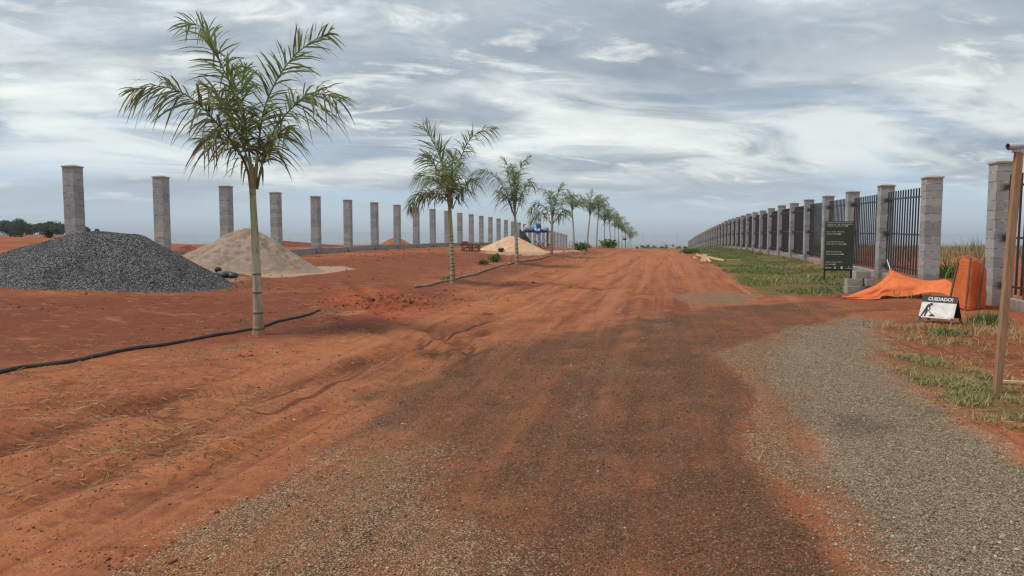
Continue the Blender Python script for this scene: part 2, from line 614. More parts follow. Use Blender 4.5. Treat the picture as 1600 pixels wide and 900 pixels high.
    col = t.mix(t.attr('m_far'), col, t.ramp(fieldn, [(.35, (.035, .055, .03)), (.5, (.08, .09, .045)), (.65, (.16, .12, .07))]))
    grit = t.rng(t.m('ADD', t.m('MULTIPLY', n_fine, .5), t.m('MULTIPLY', n_grit, .5)), .3, .7, .70, 1.28, smooth=False)
    col = t.mix(1.0, col, t.comb(grit, grit, grit), 'MULTIPLY')
    t.l(col, p.inputs['Base Color'])
    p.inputs['Roughness'].default_value = .95
    p.inputs['Specular IOR Level'].default_value = .15
    gm = t.m('MAXIMUM', t.m('MAXIMUM', dk, tn), gy)
    clod = t.voro(tc, 9, feature='SMOOTH_F1')
    hh = t.m('ADD', t.m('SUBTRACT', t.m('MULTIPLY', n_p, 1.5), t.m('MULTIPLY', tread, .5)), t.m('MULTIPLY', n_fine, 1.1))
    hh = t.m('ADD', t.m('ADD', hh, t.m('MULTIPLY', n_grit, .45)), t.m('MULTIPLY', t.m('MULTIPLY', clod, n_mid), -1.6))
    hh = t.m('ADD', hh, t.m('MULTIPLY', t.m('MULTIPLY', t.m('SUBTRACT', .6, cd), gm), 1.0))
    t.l(t.bump(hh, .9, .026), p.inputs['Normal'])
    return m


def stone_material():
    m, t, p, _ = new_mat('loose_stone')
    v = t.attr('val')
    k = t.attr('tone')
    dk = t.ramp(v, [(0, (.055, .034, .023)), (.5, (.14, .076, .044)), (1, (.30, .19, .11))])
    tn = t.ramp(v, [(0, (.11, .066, .04)), (.5, (.32, .205, .122)), (1, (.55, .39, .245))])
    gy = t.ramp(v, [(0, (.085, .072, .055)), (.5, (.27, .224, .165)), (1, (.52, .44, .325))])
    rd = t.ramp(v, [(0, (.10, .032, .017)), (1, (.34, .12, .055))])
    c = t.mix(t.m('GREATER_THAN', k, .5), dk, tn)
    c = t.mix(t.m('GREATER_THAN', k, 1.5), c, gy)
    c = t.mix(t.m('GREATER_THAN', k, 2.5), c, rd)
    t.l(c, p.inputs['Base Color'])
    p.inputs['Roughness'].default_value = .9
    return m


def block_material(name='concrete_block', smudge=False):
    m, t, p, _ = new_mat(name)
    tc = t.n('ShaderNodeTexCoord').outputs['Object']
    x, y, z = t.sep(tc)
    v = t.comb(t.m('ADD', x, y), z, 0.0)
    br = t.n('ShaderNodeTexBrick', offset=.5, squash=1.0)
    t.l(v, br.inputs['Vector'])
    br.inputs['Color1'].default_value = (.0, .0, .0, 1)
    br.inputs['Color2'].default_value = (1, 1, 1, 1)
    br.inputs['Mortar'].default_value = (.5, .5, .5, 1)
    br.inputs['Scale'].default_value = 1.0
    br.inputs['Mortar Size'].default_value = .011
    br.inputs['Mortar Smooth'].default_value = .3
    br.inputs['Bias'].default_value = 0
    br.inputs['Brick Width'].default_value = .40
    br.inputs['Row Height'].default_value = .20
    oi = t.n('ShaderNodeObjectInfo').outputs['Random']
    off = t.comb(t.m('MULTIPLY', oi, 37), t.m('MULTIPLY', oi, 19), 0.0)
    va = t.n('ShaderNodeVectorMath', operation='ADD'); t.l(tc, va.inputs[0]); t.l(off, va.inputs[1])
    tv = va.outputs[0]
    n = t.noise(tv, 5, 6, .65)
    nf = t.noise(tv, 60, 4, .7)
    per = t.sep(br.outputs['Color'])[0]
    # each course and each pillar came out of the yard a little different
    row = t.n('ShaderNodeTexWhiteNoise', noise_dimensions='2D')
    t.l(t.comb(t.m('FLOOR', t.m('MULTIPLY', z, 5)), t.m('MULTIPLY', oi, 91), 0.0), row.inputs['Vector'])
    mixv = t.m('ADD', t.m('MULTIPLY', per, .35), t.m('MULTIPLY', row.outputs[0], .65))
    col = t.ramp(mixv, [(0, (.235, .245, .252)), (.4, (.305, .315, .32)), (.75, (.36, .365, .36)), (1, (.40, .385, .355))])
    col = t.mix(t.m('MULTIPLY', t.rng(n, .52, .75), .32), col, (.21, .215, .215))
    col = t.mix(br.outputs['Fac'], col, t.mix(t.rng(n, .40, .56), (.50, .49, .47), (.17, .165, .16)))
    # splashed red earth near the foot
    foot = t.m('MULTIPLY', t.rng(t.m('ADD', z, t.m('MULTIPLY', n, -.5)), -.25, .28, 1, 0), .5)
    col = t.mix(foot, col, (.26, .13, .085))
    if smudge:
        sx = t.rng(t.m('ABSOLUTE', t.m('ADD', x, t.m('MULTIPLY', t.m('SUBTRACT', n, .5), .25))), .02, .20, 1, 0)
        fr = t.m('LESS_THAN', y, -.19)
        tot = None
        for h, hw in ((.42, .12), (1.42, .14), (2.48, .11)):
            b = t.rng(t.m('ABSOLUTE', t.m('SUBTRACT', t.m('ADD', z, t.m('MULTIPLY', t.m('SUBTRACT', nf, .5), .1)), h)), hw * .25, hw, 1, 0)
            tot = b if tot is None else t.m('MAXIMUM', tot, b)
        col = t.mix(t.m('MULTIPLY', t.m('MULTIPLY', sx, fr), t.m('MULTIPLY', tot, .9)), col, (.03, .03, .032))
    g = t.rng(nf, .25, .75, .82, 1.15, smooth=False)
    col = t.mix(1.0, col, t.comb(g, g, g), 'MULTIPLY')
    t.l(col, p.inputs['Base Color'])
    p.inputs['Roughness'].default_value = .93
    h = t.m('SUBTRACT', t.m('MULTIPLY', nf, .4), br.outputs['Fac'])
    t.l(t.bump(h, .6, .008), p.inputs['Normal'])
    return m


def frond_material():
    m, t, p, out = new_mat('palm_leaf')
    v = t.attr('val')            # 0 fresh green … 1 dried brown ; negative: yellow-green
    tc = t.n('ShaderNodeTexCoord').outputs['Object']
    n = t.noise(tc, 9, 4, .6)
    g = t.mix(t.rng(n, .3, .7), (.140, .205, .085), (.235, .285, .130))
    y = t.mix(t.rng(n, .3, .7), (.17, .19, .06), (.24, .23, .085))
    b = t.mix(t.rng(n, .3, .7), (.13, .080, .040), (.25, .165, .085))
    c = t.mix(t.rng(v, .45, .8), g, b)
    c = t.mix(t.rng(v, -.2, -.9), c, y)
    t.l(c, p.inputs['Base Color'])
    p.inputs['Roughness'].default_value = .42
    p.inputs['Specular IOR Level'].default_value = .5
    tr = t.n('ShaderNodeBsdfTranslucent')
    t.l(t.mix(.35, c, (.16, .22, .04)), tr.inputs[0])
    mx = t.n('ShaderNodeMixShader'); mx.inputs[0].default_value = .42
    t.l(p.outputs[0], mx.inputs[1]); t.l(tr.outputs[0], mx.inputs[2]); t.l(mx.outputs[0], out.inputs[0])
    return m


def trunk_material():
    m, t, p, _ = new_mat('palm_trunk')
    tc = t.n('ShaderNodeTexCoord').outputs['Object']
    x, y, z = t.sep(tc)
    n = t.noise(tc, 14, 5, .6)
    ns = t.noise(t.mapv(tc, scale=(18, 18, 1.2)), 1, 4, .6)
    zz = t.m('ADD', z, t.m('MULTIPLY', n, .02))
    col = t.ramp(t.m('DIVIDE', z, 2.6), [(.0, (.34, .15, .075)), (.06, (.36, .22, .14)), (.14, (.42, .345, .25)), (.36, (.41, .385, .285)),
                                       (.5, (.375, .385, .265)), (.72, (.33, .365, .22)), (1, (.30, .29, .16))])
    col = t.mix(t.m('MULTIPLY', t.rng(ns, .42, .66), .6), col, (.17, .15, .10))
    ring = t.attr('val')
    col = t.mix(t.m('MULTIPLY', ring, .85), col, (.095, .075, .05))
    col = t.mix(t.m('MULTIPLY', t.rng(n, .58, .70), .45), col, (.46, .44, .38))
    blot = t.rng(t.noise(t.mapv(tc, loc=(3, 3, 3), scale=(1, 1, .5)), 9, 5, .65), .52, .64)
    col = t.mix(t.m('MULTIPLY', blot, .5), col, (.13, .10, .065))
    t.l(col, p.inputs['Base Color'])
    p.inputs['Roughness'].default_value = .8
    t.l(t.bump(ns, .3, .006), p.inputs['Normal'])
    return m


def grass_material(name, stops):
    m, t, p, out = new_mat(name)
    c = t.ramp(t.attr('val'), stops)
    t.l(c, p.inputs['Base Color'])
    p.inputs['Roughness'].default_value = .6
    tr = t.n('ShaderNodeBsdfTranslucent'); t.l(c, tr.inputs[0])
    mx = t.n('ShaderNodeMixShader'); mx.inputs[0].default_value = .25
    t.l(p.outputs[0], mx.inputs[1]); t.l(tr.outputs[0], mx.inputs[2]); t.l(mx.outputs[0], out.inputs[0])
    return m


def net_material():
    m, t, p, out = new_mat('orange_net')
    tc = t.n('ShaderNodeTexCoord').outputs['Object']
    n = t.noise(tc, 2.2, 5, .6, .4)
    x, y, z = t.sep(tc)
    uv = t.attr('val')
    w = t.m('SINE', t.m('ADD', t.m('MULTIPLY', uv, 95.0), t.m('MULTIPLY', n, 9.0)))
    c = t.mix(t.rng(n, .3, .7), (.78, .175, .045), (.92, .27, .085))
    c = t.mix(t.rng(w, -.2, .9, 0, .40), c, (.84, .30, .12))
    dirt = t.rng(t.noise(tc, 5, 5, .65), .55, .75)
    c = t.mix(t.m('MULTIPLY', dirt, .45), c, (.42, .105, .035))
    t.l(c, p.inputs['Base Color'])
    p.inputs['Roughness'].default_value = .65
    tr = t.n('ShaderNodeBsdfTranslucent'); t.l(c, tr.inputs[0])
    mx = t.n('ShaderNodeMixShader'); mx.inputs[0].default_value = .3
    t.l(p.outputs[0], mx.inputs[1]); t.l(tr.outputs[0], mx.inputs[2]); t.l(mx.outputs[0], out.inputs[0])
    t.l(t.bump(t.noise(tc, 40, 3, .6), .2, .004), p.inputs['Normal'])
    # open weave: part of what stands behind shows through
    tp_ = t.n('ShaderNodeBsdfTransparent'); mt_ = t.n('ShaderNodeMixShader')
    t.l(t.rng(t.noise(tc, 55, 3, .7), .45, .7, .04, .34), mt_.inputs[0])
    t.l(mx.outputs[0], mt_.inputs[1]); t.l(tp_.outputs[0], mt_.inputs[2]); t.l(mt_.outputs[0], out.inputs[0])
    return m


def heap_material(name, stops, scale, bump, bd, fine=60, mottled=.5):
    m, t, p, _ = new_mat(name)
    tc = t.n('ShaderNodeTexCoord').outputs['Object']
    cell = t.sep(t.voro(tc, scale, out='Color'))[0]
    d = t.voro(tc, scale)
    n = t.noise(tc, 1.6, 5, .6)
    nf = t.noise(tc, fine, 3, .6)
    f = t.m('ADD', t.m('MULTIPLY', cell, mottled), t.m('MULTIPLY', nf, 1 - mottled))
    c = t.ramp(f, stops)
    c = t.mix(t.m('MULTIPLY', t.rng(n, .48, .7), .35), c, stops[0][1])
    t.l(c, p.inputs['Base Color'])
    p.inputs['Roughness'].default_value = .92
    h = t.m('ADD', t.m('MULTIPLY', t.m('SUBTRACT', .6, d), mottled), t.m('MULTIPLY', nf, .6))
    t.l(t.bump(h, bump, bd), p.inputs['Normal'])
    return m


M = {}
M['earth'] = ground_material()
M['stone'] = stone_material()
M['block'] = block_material()
M['block_s'] = block_material('concrete_block_painted_over', True)
M['cap'] = simple('cap_concrete', (.40, .375, .33), (.29, .27, .235), 14, .9, .3, .006)
M['beam'] = simple('beam_concrete', (.33, .325, .31), (.21, .195, .18), 4, .92, .3, .008)
M['steel'] = simple('dark_steel', (.020, .021, .026), (.036, .036, .042), 20, .45, .05, .002, .0, spec=.5)
M['leaf'] = frond_material()
M['trunk'] = trunk_material()
M['net'] = net_material()
M['gravel'] = heap_material('crushed_stone', [(.22, (.018, .018, .019)), (.42, (.058, .059, .061)), (.60, (.115, .117, .118)), (.82, (.42, .415, .405))], 60, .9, .03, 120, .6)
M['sand'] = heap_material('building_sand', [(.2, (.20, .14, .105)), (.5, (.28, .205, .155)), (.8, (.37, .28, .215))], 7, .55, .05, 16, .25)
M['palesand'] = heap_material('pale_sand', [(.2, (.46, .26, .155)), (.5, (.56, .34, .215)), (.8, (.66, .44, .29))], 6, .55, .05, 14, .3)
M['redheap'] = heap_material('red_earth', [(.2, (.20, .055, .028)), (.5, (.32, .095, .045)), (.8, (.40, .14, .07))], 5, .6, .05, 12, .3)
M['darkred'] = heap_material('dark_red_earth', [(.2, (.13, .035, .022)), (.5, (.18, .050, .030)), (.8, (.25, .075, .04))], 5, .6, .05, 12, .3)
M['hose'] = simple('black_hose', (.030, .028, .028), (.075, .055, .045), 5, .5, .05, .002)
M['hose2'] = simple('dusty_hose', (.17, .12, .09), (.30, .22, .16), 5, .8, .05, .002)
M['wood'] = simple('raw_timber', (.37, .215, .125), (.26, .145, .08), 3, .8, .25, .004, stretch=(14, 14, 1))
M['palewood'] = simple('new_timber', (.62, .44, .25), (.50, .33, .18), 4, .75, .2, .003, stretch=(1, 9, 9))
M['darkwood'] = simple('weathered_timber', (.12, .060, .042), (.21, .115, .08), 4, .85, .25, .004, stretch=(1, 8, 8))
M['grey_plastic'] = simple('grey_plastic', (.42, .44, .46), (.34, .36, .38), 8, .4, 0, spec=.5)
M['dark'] = simple('black_plastic_and_shade', (.016, .016, .018), (.028, .028, .03), 8, .5, .05, .002, spec=.4)
M['tarp_black'] = simple('black_tarp', (.018, .019, .023), (.04, .04, .046), 3, .45, .3, .02, spec=.5)
M['tarp_blue'] = simple('blue_tarp', (.13, .27, .62), (.20, .36, .70), 3, .5, .3, .02, spec=.5)
M['tarp_grey'] = simple('grey_tarp', (.36, .39, .50), (.26, .28, .36), 3, .55, .3, .02)
M['tarp_green'] = simple('grey_green_cloth', (.12, .15, .14), (.06, .075, .075), 6, .8, .3, .02)
M['rag_red'] = simple('dark_red_cloth', (.09, .03, .03), (.05, .02, .02), 6, .8, .3, .02)
M['white_paint'] = simple('white_board', (.74, .73, .71), (.56, .50, .44), 7, .5, 0, detail=6)
M['black_paint'] = simple('black_board', (.022, .023, .026), (.04, .04, .042), 6, .5, 0)
M['green_board'] = simple('green_board', (.052, .066, .040), (.044, .056, .035), 2, .45, 0, spec=.4)
M['sign_white'] = simple('sign_lettering', (.62, .63, .60), (.52, .53, .50), 10, .6, 0)
M['brick'] = simple('clay_brick', (.30, .105, .06), (.20, .07, .045), 9, .9, .3, .008)
M['bark'] = simple('tree_bark', (.075, .058, .045), (.05, .04, .03), 6, .9, .4, .02, stretch=(4, 4, 1))
M['grass'] = grass_material('turf_blade', [(0, (.115, .155, .045)), (.45, (.185, .225, .070)), (.7, (.26, .26, .10)), (.85, (.36, .27, .13)), (1, (.46, .34, .18))])
M['drygrass'] = grass_material('dry_blade', [(0, (.13, .13, .055)), (.4, (.28, .235, .11)), (.8, (.37, .30, .155)), (1, (.32, .24, .13))])
M['treeleaf'] = grass_material('tree_leaf', [(0, (.022, .034, .016)), (.5, (.045, .065, .028)), (1, (.085, .11, .05))])
M['shrubleaf'] = grass_material('shrub_leaf', [(0, (.06, .10, .03)), (.6, (.13, .18, .05)), (1, (.22, .25, .08))])
M['straw'] = grass_material('straw', [(0, (.17, .085, .04)), (.5, (.34, .19, .08)), (1, (.46, .29, .13))])
M['hill'] = simple('far_hill', (.045, .06, .045), (.075, .08, .055), .003, .95, 0)
M['town'] = simple('pale_wall', (.62, .60, .57), (.45, .44, .42), .05, .9, 0)

# ------------------------------------------------------------------ the ground, one sheet


def poly_sd(X, Y, pts):
    """signed distance, positive inside"""
    d = _seg_d(X, Y, pts + [pts[0]])
    ins = np.zeros(np.shape(X), bool)
    n = len(pts)
    for i in range(n):
        x0, y0 = pts[i]; x1, y1 = pts[(i + 1) % n]
        c = ((y0 > Y) != (y1 > Y))
        xs = (x1 - x0) * (Y - y0) / ((y1 - y0) if abs(y1 - y0) > 1e-9 else 1e-9) + x0
        ins ^= c & (X < xs)
    return np.where(ins, d, -d)


AREAS = {
    'm_grey': [([(1345, 495), (1385, 545), (1362, 560), (1400, 590), (1480, 635), (1520, 675), (1600, 725), (1750, 800), (1800, 1100), (1470, 1100), (1400, 900),
                 (1320, 800), (1250, 720), (1250, 640), (1220, 580), (1200, 545), (1255, 512)], .5, 1.0)],
    'm_tan': [([(1255, 504), (1190, 528), (1110, 552), (1180, 610), (1150, 690), (1190, 740), (1270, 810), (1330, 900), (1400, 1100), (1520, 1100), (1460, 900),
                (1380, 800), (1300, 720), (1290, 640), (1260, 580), (1260, 530)], .3, 1.0),
              ([(60, 1000), (200, 835), (330, 785), (480, 712), (600, 678), (740, 692), (720, 770), (820, 850), (900, 900), (1000, 1100), (100, 1100)], .6, .80),
              ([(1045, 464), (1110, 454), (1190, 461), (1160, 474), (1070, 474)], .5, 1.0),
              ([(1265, 506), (1340, 494), (1400, 500), (1350, 511), (1290, 513)], .3, 1.0)],
    'm_dark': [([(560, 610), (700, 545), (900, 515), (1100, 478), (1300, 468), (1340, 500), (1200, 545), (1190, 560), (1250, 620), (1240, 700), (1330, 800), (1450, 900),
                 (1570, 1100), (250, 1100), (330, 800), (480, 715)], .7, .80),
               ([(1110, 556), (1180, 610), (1150, 690), (1200, 760), (1290, 840), (1340, 900), (1400, 1100), (1150, 1100), (1180, 900), (1130, 800), (1085, 690), (1100, 620)], .35, 1.15)],
    'm_orange': [([(250, 620), (420, 545), (560, 525), (700, 478), (850, 432), (980, 394), (1060, 391), (1080, 420), (1000, 452), (880, 485), (740, 545), (640, 605),
                   (480, 700), (300, 780), (120, 860), (0, 880), (-200, 900), (-200, 740), (0, 700)], .8, 1.0),
                 ([(980, 650), (1060, 600), (1090, 700), (1130, 800), (1170, 900), (1000, 900), (960, 760)], .5, .25),
                 ([(-300, 600), (-100, 570), (260, 540), (350, 540), (250, 600), (0, 640), (-300, 680)], .6, .6)],
    'm_red': [([(150, 430), (480, 405), (700, 395), (900, 389), (880, 394), (800, 402), (700, 425), (640, 440), (500, 452), (300, 456)], 1.2, .8),
              ([(-300, 470), (0, 465), (390, 458), (560, 450), (620, 440), (705, 452), (660, 490), (590, 520), (440, 520), (330, 530), (150, 555), (0, 575), (-300, 600)], .8, 1.0),
              ([(1330, 505), (1420, 500), (1600, 540), (1600, 590), (1480, 560), (1400, 560)], .4, .8)],
    'm_bank': [([(640, 452), (720, 447), (800, 431), (870, 409), (935, 395), (915, 391), (860, 400), (800, 411), (745, 426), (690, 440)], .5, 1.0),
               ([(380, 520), (470, 500), (510, 486), (560, 498), (500, 528), (420, 534)], .4, .7)],
    'm_fresh': [([(505, 474), (545, 452), (600, 450), (650, 470), (690, 486), (640, 496), (580, 494), (540, 486)], .9, .9)],
    'm_sand': [([(375, 428), (440, 419), (540, 415), (560, 420), (500, 428), (420, 434)], .4, 1.0),
               ([(745, 394), (800, 392), (880, 391), (920, 393), (860, 397), (780, 398)], .5, .9),
               ([(300, 437), (380, 430), (430, 433), (400, 440), (330, 444)], .4, .55)],
    'm_grass': [([(1075, 392), (1110, 400), (1125, 420), (1165, 448), (1200, 462), (1300, 463), (1370, 450), (1430, 440), (1300, 420), (1180, 400), (1090, 389)], .5, 1.0),
                ([(1380, 552), (1430, 556), (1510, 575), (1600, 610), (1640, 670), (1560, 660), (1500, 635), (1420, 590)], .35, .9),
                ([(690, 436), (780, 408), (870, 398), (930, 389), (985, 387), (940, 395), (860, 404), (800, 416), (715, 444)], .4, .35)],
}
AREAS_W = {k: [(poly_w(p), s, a) for p, s, a in v] for k, v in AREAS.items()}


def area_mask(name, X, Y):
    out = np.zeros(np.shape(X))
    for pts, soft, amp in AREAS_W[name]:
        sd = poly_sd(X, Y, pts)
        out = np.maximum(out, amp * sst(sd, -soft, soft))
    return out


def graded(lo, hi, a, b, step, growth=1.07, fine_growth=1.0):
    """fine between a and b, coarser and coarser outside"""
    mid = [a]
    s = step
    while mid[-1] < b:
        mid.append(mid[-1] + s); s *= fine_growth
    up, x, st = [], mid[-1], max(s, step)
    while x < hi:
        st *= growth; x += st; up.append(x)
    dn, x, st = [], a, step
    while x > lo:
        st *= growth; x -= st; dn.append(x)
    return np.array(dn[::-1] + mid + up)


def build_ground():
    xs = graded(-16000, 16000, -11, 10.5, .065, 1.075)
    ys = graded(-400, 22000, 1.5, 45, .06, 1.06, 1.007)
    X, Y = np.meshgrid(xs, ys)
    Z = full_h(X, Y)
    nx, ny = len(xs), len(ys)
    V = np.stack([X, Y, Z], -1).reshape(-1, 3)
    i = np.arange(nx * ny).reshape(ny, nx)
    F = np.stack([i[:-1, :-1], i[:-1, 1:], i[1:, 1:], i[1:, :-1]], -1).reshape(-1, 4)
    Xf, Yf = X.ravel(), Y.ravel()
    at = {k: np.zeros(len(Xf)) for k in AREAS_W}
    sel = (np.abs(Xf) < 80) & (Yf > -5) & (Yf < 140)
    for k in AREAS_W:
        at[k][sel] = area_mask(k, Xf[sel], Yf[sel])
    wob = .5 * (vnoise(Yf * .15, Yf * 0, 5) - .5)
    at['m_road'] = sst(Xf + wob, -5.4, -4.2) * (1 - sst(Xf + wob, 2.6, 4.2)) * (1 - sst(Yf, 200, 300))
    r = np.hypot(Xf, Yf)
    at['m_far'] = np.maximum(sst(r, 230, 420), sst(Yf - .6 * np.abs(Xf), 150, 210))
    rut = np.zeros(len(Xf)); rs = np.zeros(len(Xf)); best = np.full(sel.sum(), 1e9)
    for pts, wd, dep in RUTS:
        rut[sel] = np.maximum(rut[sel], np.exp(-(_seg_d(Xf[sel], Yf[sel], pts) / (1.1 * wd)) ** 2) * min(1, dep / .045))
    for pts, wd, dep in RUTS:
        acc = 0.0
        for (x0, y0), (x1, y1) in zip(pts[:-1], pts[1:]):
            L = math.hypot(x1 - x0, y1 - y0)
            tt = ((Xf[sel] - x0) * (x1 - x0) + (Yf[sel] - y0) * (y1 - y0)) / (L * L)
            tc_ = np.clip(tt, 0, 1)
            dd = np.hypot(Xf[sel] - x0 - tc_ * (x1 - x0), Yf[sel] - y0 - tc_ * (y1 - y0))
            up_ = dd < best
            best = np.where(up_, dd, best)
            q_ = rs[sel]; q_[up_] = (acc + tc_ * L)[up_]; rs[sel] = q_
            acc += L
    at['rut_s'] = rs
    at['m_rut'] = rut
    g = np_mesh('ground', V, F, M['earth'], at, smooth=True)
    g['kind'] = 'structure'
    return g


build_ground()


def build_hills():
    n, rows = 260, 7
    V, az = [], np.linspace(R(-75), R(75), n)
    for j in range(rows):
        t = j / (rows - 1)
        dist = 9500 + 2600 * t
        prof_ = math.sin(math.pi * min(1, t * 1.0))
        for k, a in enumerate(az):
            c = float(fbm(np.array([a * 9 + 3]), np.array([1.5]), 40, 5)[0])
            left = float(np.exp(-((a + R(27)) / R(9)) ** 2))
            hgt_ = (30 + 85 * c + 40 * left * c) * prof_
            V.append((dist * math.sin(a), dist * math.cos(a), -72 + hgt_))
    i = np.arange(n * rows).reshape(rows, n)
    F = np.stack([i[:-1, :-1], i[:-1, 1:], i[1:, 1:], i[1:, :-1]], -1).reshape(-1, 4)
    o = np_mesh('hills', V, F, M['hill'], smooth=True)
    o['kind'] = 'structure'


build_hills()


def build_haze():
    m = bpy.data.materials.new('haze_air')
    m.use_nodes = True
    t = NT(m.node_tree)
    out = t.n('ShaderNodeOutputMaterial')
    v = t.n('ShaderNodeVolumePrincipled')
    v.inputs['Color'].default_value = (.80, .89, 1.0, 1)
    v.inputs['Density'].default_value = 2.4e-4
    v.inputs['Anisotropy'].default_value = .0
    t.l(v.outputs[0], out.inputs['Volume'])
    b = MB()
    b.box((0, 10000, 5), (33000, 27000, 152))
    o = b.build('haze', m)
    o['kind'] = 'stuff'


build_haze()

# ------------------------------------------------------------------ pillars, low walls, fence
LX, RX = -17.85, 7.08
STEP = 4.08


def pillar_mesh(H, foot, smudge):
    b = MB()
    b.box((0, 0, (H - foot) / 2), (.40, .40, H + foot), bev=.006)
    me_o = b.build('shaft', M['block_s'] if smudge else M['block'])
    c = MB()
    hw, t0 = .222, H
    vs = [(-hw, -hw, t0), (hw, -hw, t0), (hw, hw, t0), (-hw, hw, t0), (-hw, -hw, t0 + .035), (hw, -hw, t0 + .035), (hw, hw, t0 + .035), (-hw, hw, t0 + .035),
          (-.06, -.06, t0 + .085), (.06, -.06, t0 + .085), (.06, .06, t0 + .085), (-.06, .06, t0 + .085)]
    fs = [(3, 2, 1, 0), (0, 1, 5, 4), (1, 2, 6, 5), (2, 3, 7, 6), (3, 0, 4, 7), (4, 5, 9, 8), (5, 6, 10, 9), (6, 7, 11, 10), (7, 4, 8, 11), (8, 9, 10, 11)]
    c.add(vs, fs)
    cp = c.build('cap', M['cap'])
    return me_o, cp


def pillar_row(X, ys, H, smudge, group, labels):
    first = None
    for k, y in enumerate(ys):
        z = hgt(X, y)
        if first is None:
            root = thing('block_pillar', labels[k], 'pillar', (X, y, z), 0, group)
            a, c = pillar_mesh(H, .35, smudge)
            a.parent = root; c.parent = root
            first = root
        else:
            root = dup(first, (X, y, z), None, labels[k])
        root.rotation_euler = (R(random.uniform(-.25, .25)), R(random.uniform(-.25, .25)), R(random.uniform(-.8, .8)))


def left_y0():
    # first pillar of the left row stands at photo x = 113
    d = ray(115, 300)
    t = LX / d[0]
    return float(t * d[1])


def right_y0(px):
    d = ray(px, 300)
    return float(RX / d[0] * d[1])


LY0 = left_y0()
NL = 31
l_lab = []
for k in range(NL):
    s = {0: 'leftmost free standing grey block pillar, rising behind the dark gravel heap',
         1: 'second free standing block pillar from the left, over the right slope of the gravel heap',
         2: 'third free standing block pillar from the left, behind the top of the tan sand heap'}.get(k)
    if k == NL - 1: s = 'farthest block pillar at the far end of the free standing row'
    l_lab.append(s or f'{ordinal(k + 1)} free standing grey block pillar of the unfenced row, counted from the gravel heap')
pillar_row(LX, [LY0 + k * STEP for k in range(NL)], 2.98, False, 'free standing block pillars without fence', l_lab)

RY1 = right_y0(1456)
RY0 = right_y0(1567)
NR = 41
r_lab = []
for k in range(NR):
    s = {0: 'tall grey block pillar at the end of the fence, behind the fallen orange net',
         1: 'fence pillar between the green board and the end pillar, second from the gap'}.get(k)
    if k == NR - 1: s = 'farthest small block pillar where the railing fence ends on the skyline'
    r_lab.append(s or f'{ordinal(k + 1)} grey block pillar of the railing fence, counted from the open gap')
pillar_row(RX, [RY1], 2.94, False, 'block pillars of the railing fence', r_lab[:1])
pillar_row(RX, [RY1 + k * STEP for k in range(1, NR)], 2.94, True, 'block pillars of the railing fence', r_lab[1:])
GX = RX
pillar_row(GX, [RY0, RY0 - STEP], 2.98, True, 'block pillars near the wooden post',
           ['nearest block pillar with black paint smudges, beside the standing orange net',
            'block pillar closing the nearest black railing panel, past the wooden post'])


def low_wall(X, y0, y1, label, w, h):
    n = max(2, int((y1 - y0) / 2))
    V, F = [], []
    for i in range(n + 1):
        y = y0 + (y1 - y0) * i / n
        z = hgt(X, y)
        V += [(X - w / 2, y, z - .3), (X + w / 2, y, z - .3), (X + w / 2, y, z + h), (X - w / 2, y, z + h)]
    for i in range(n):
        a = i * 4
        for k in range(4):
            F.append((a + k, a + (k + 1) % 4, a + 4 + (k + 1) % 4, a + 4 + k))
    F += [(0, 1, 2, 3), (n * 4 + 3, n * 4 + 2, n * 4 + 1, n * 4)]
    b = MB(); b.add(V, F)
    tag(b.build('low_wall', M['beam']), label, 'low wall')


low_wall(LX, LY0 + .3, LY0 + (NL - 1) * STEP - .3, 'low pale concrete wall running along the feet of the free standing pillars', .16, .30)
low_wall(RX, RY1 + .3, RY1 + (NR - 1) * STEP - .3, 'long concrete kerb wall beneath the black railing fence', .16, .20)
low_wall(GX, RY0 - STEP + .3, RY0 - .3, 'short concrete kerb wall beneath the railing beside the wooden post', .16, .20)

NB = 16


def make_panel(label, individual):
    root = thing('fence_panel', label, 'fence panel', (0, 0, 0), 0, 'black railing panels between pillars')
    L = STEP - .40
    for z in (.42, 1.42, 2.48):
        b = MB(); b.box((0.0, 0, z), (.028, L, .045))
        b.build('rail', M['steel'], root)
    if individual:
        b = MB(); b.box((0, 0, 1.495), (.036, .030, 2.45))
        o = b.build('bar', M['steel'], root)
        me = o.data
        for k in range(NB):
            y = -L / 2 + L * (k + .5) / NB
            if k > 0: o = link('bar', me, root)
            o.location = (0, y, 0)
    else:
        b = MB()
        for k in range(NB):
            y = -L / 2 + L * (k + .5) / NB
            b.box((0, y, 1.495), (.036, .030, 2.45))
        b.build('bars', M['steel'], root)
    return root


pn = [(RY0 - STEP / 2, 'nearest black railing panel, partly behind the wooden post')]
for k in range(NR - 1):
    s = {0: 'black railing panel at the fence end, right above the fallen orange net',
         1: 'black railing panel behind the stacked blocks, second from the fence end',
         2: 'black railing panel half behind the green notice board'}.get(k)
    pn.append((RY1 + (k + .5) * STEP, s or f'{ordinal(k + 1)} black railing panel of the long fence, counted from the open gap'))
proto_i = proto_m = None
for j, (y, lab) in enumerate(pn):
    ind = j < 9
    z = (hgt(RX, y - 1.8) + hgt(RX, y + 1.8)) / 2 + .02
    if ind and proto_i is None:
        proto_i = o = make_panel(lab, True); o.location = (RX, y, z)
    elif not ind and proto_m is None:
        proto_m = o = make_panel(lab, False); o.location = (RX, y, z)
    else:
        o = dup(proto_i if ind else proto_m, (RX, y, z), None, lab)
    sl = (hgt(RX, y + 1.8) - hgt(RX, y - 1.8)) / 3.6
    o.rotation_euler = (math.atan(sl), 0, 0)

# ------------------------------------------------------------------ palms
LEAVES = {}


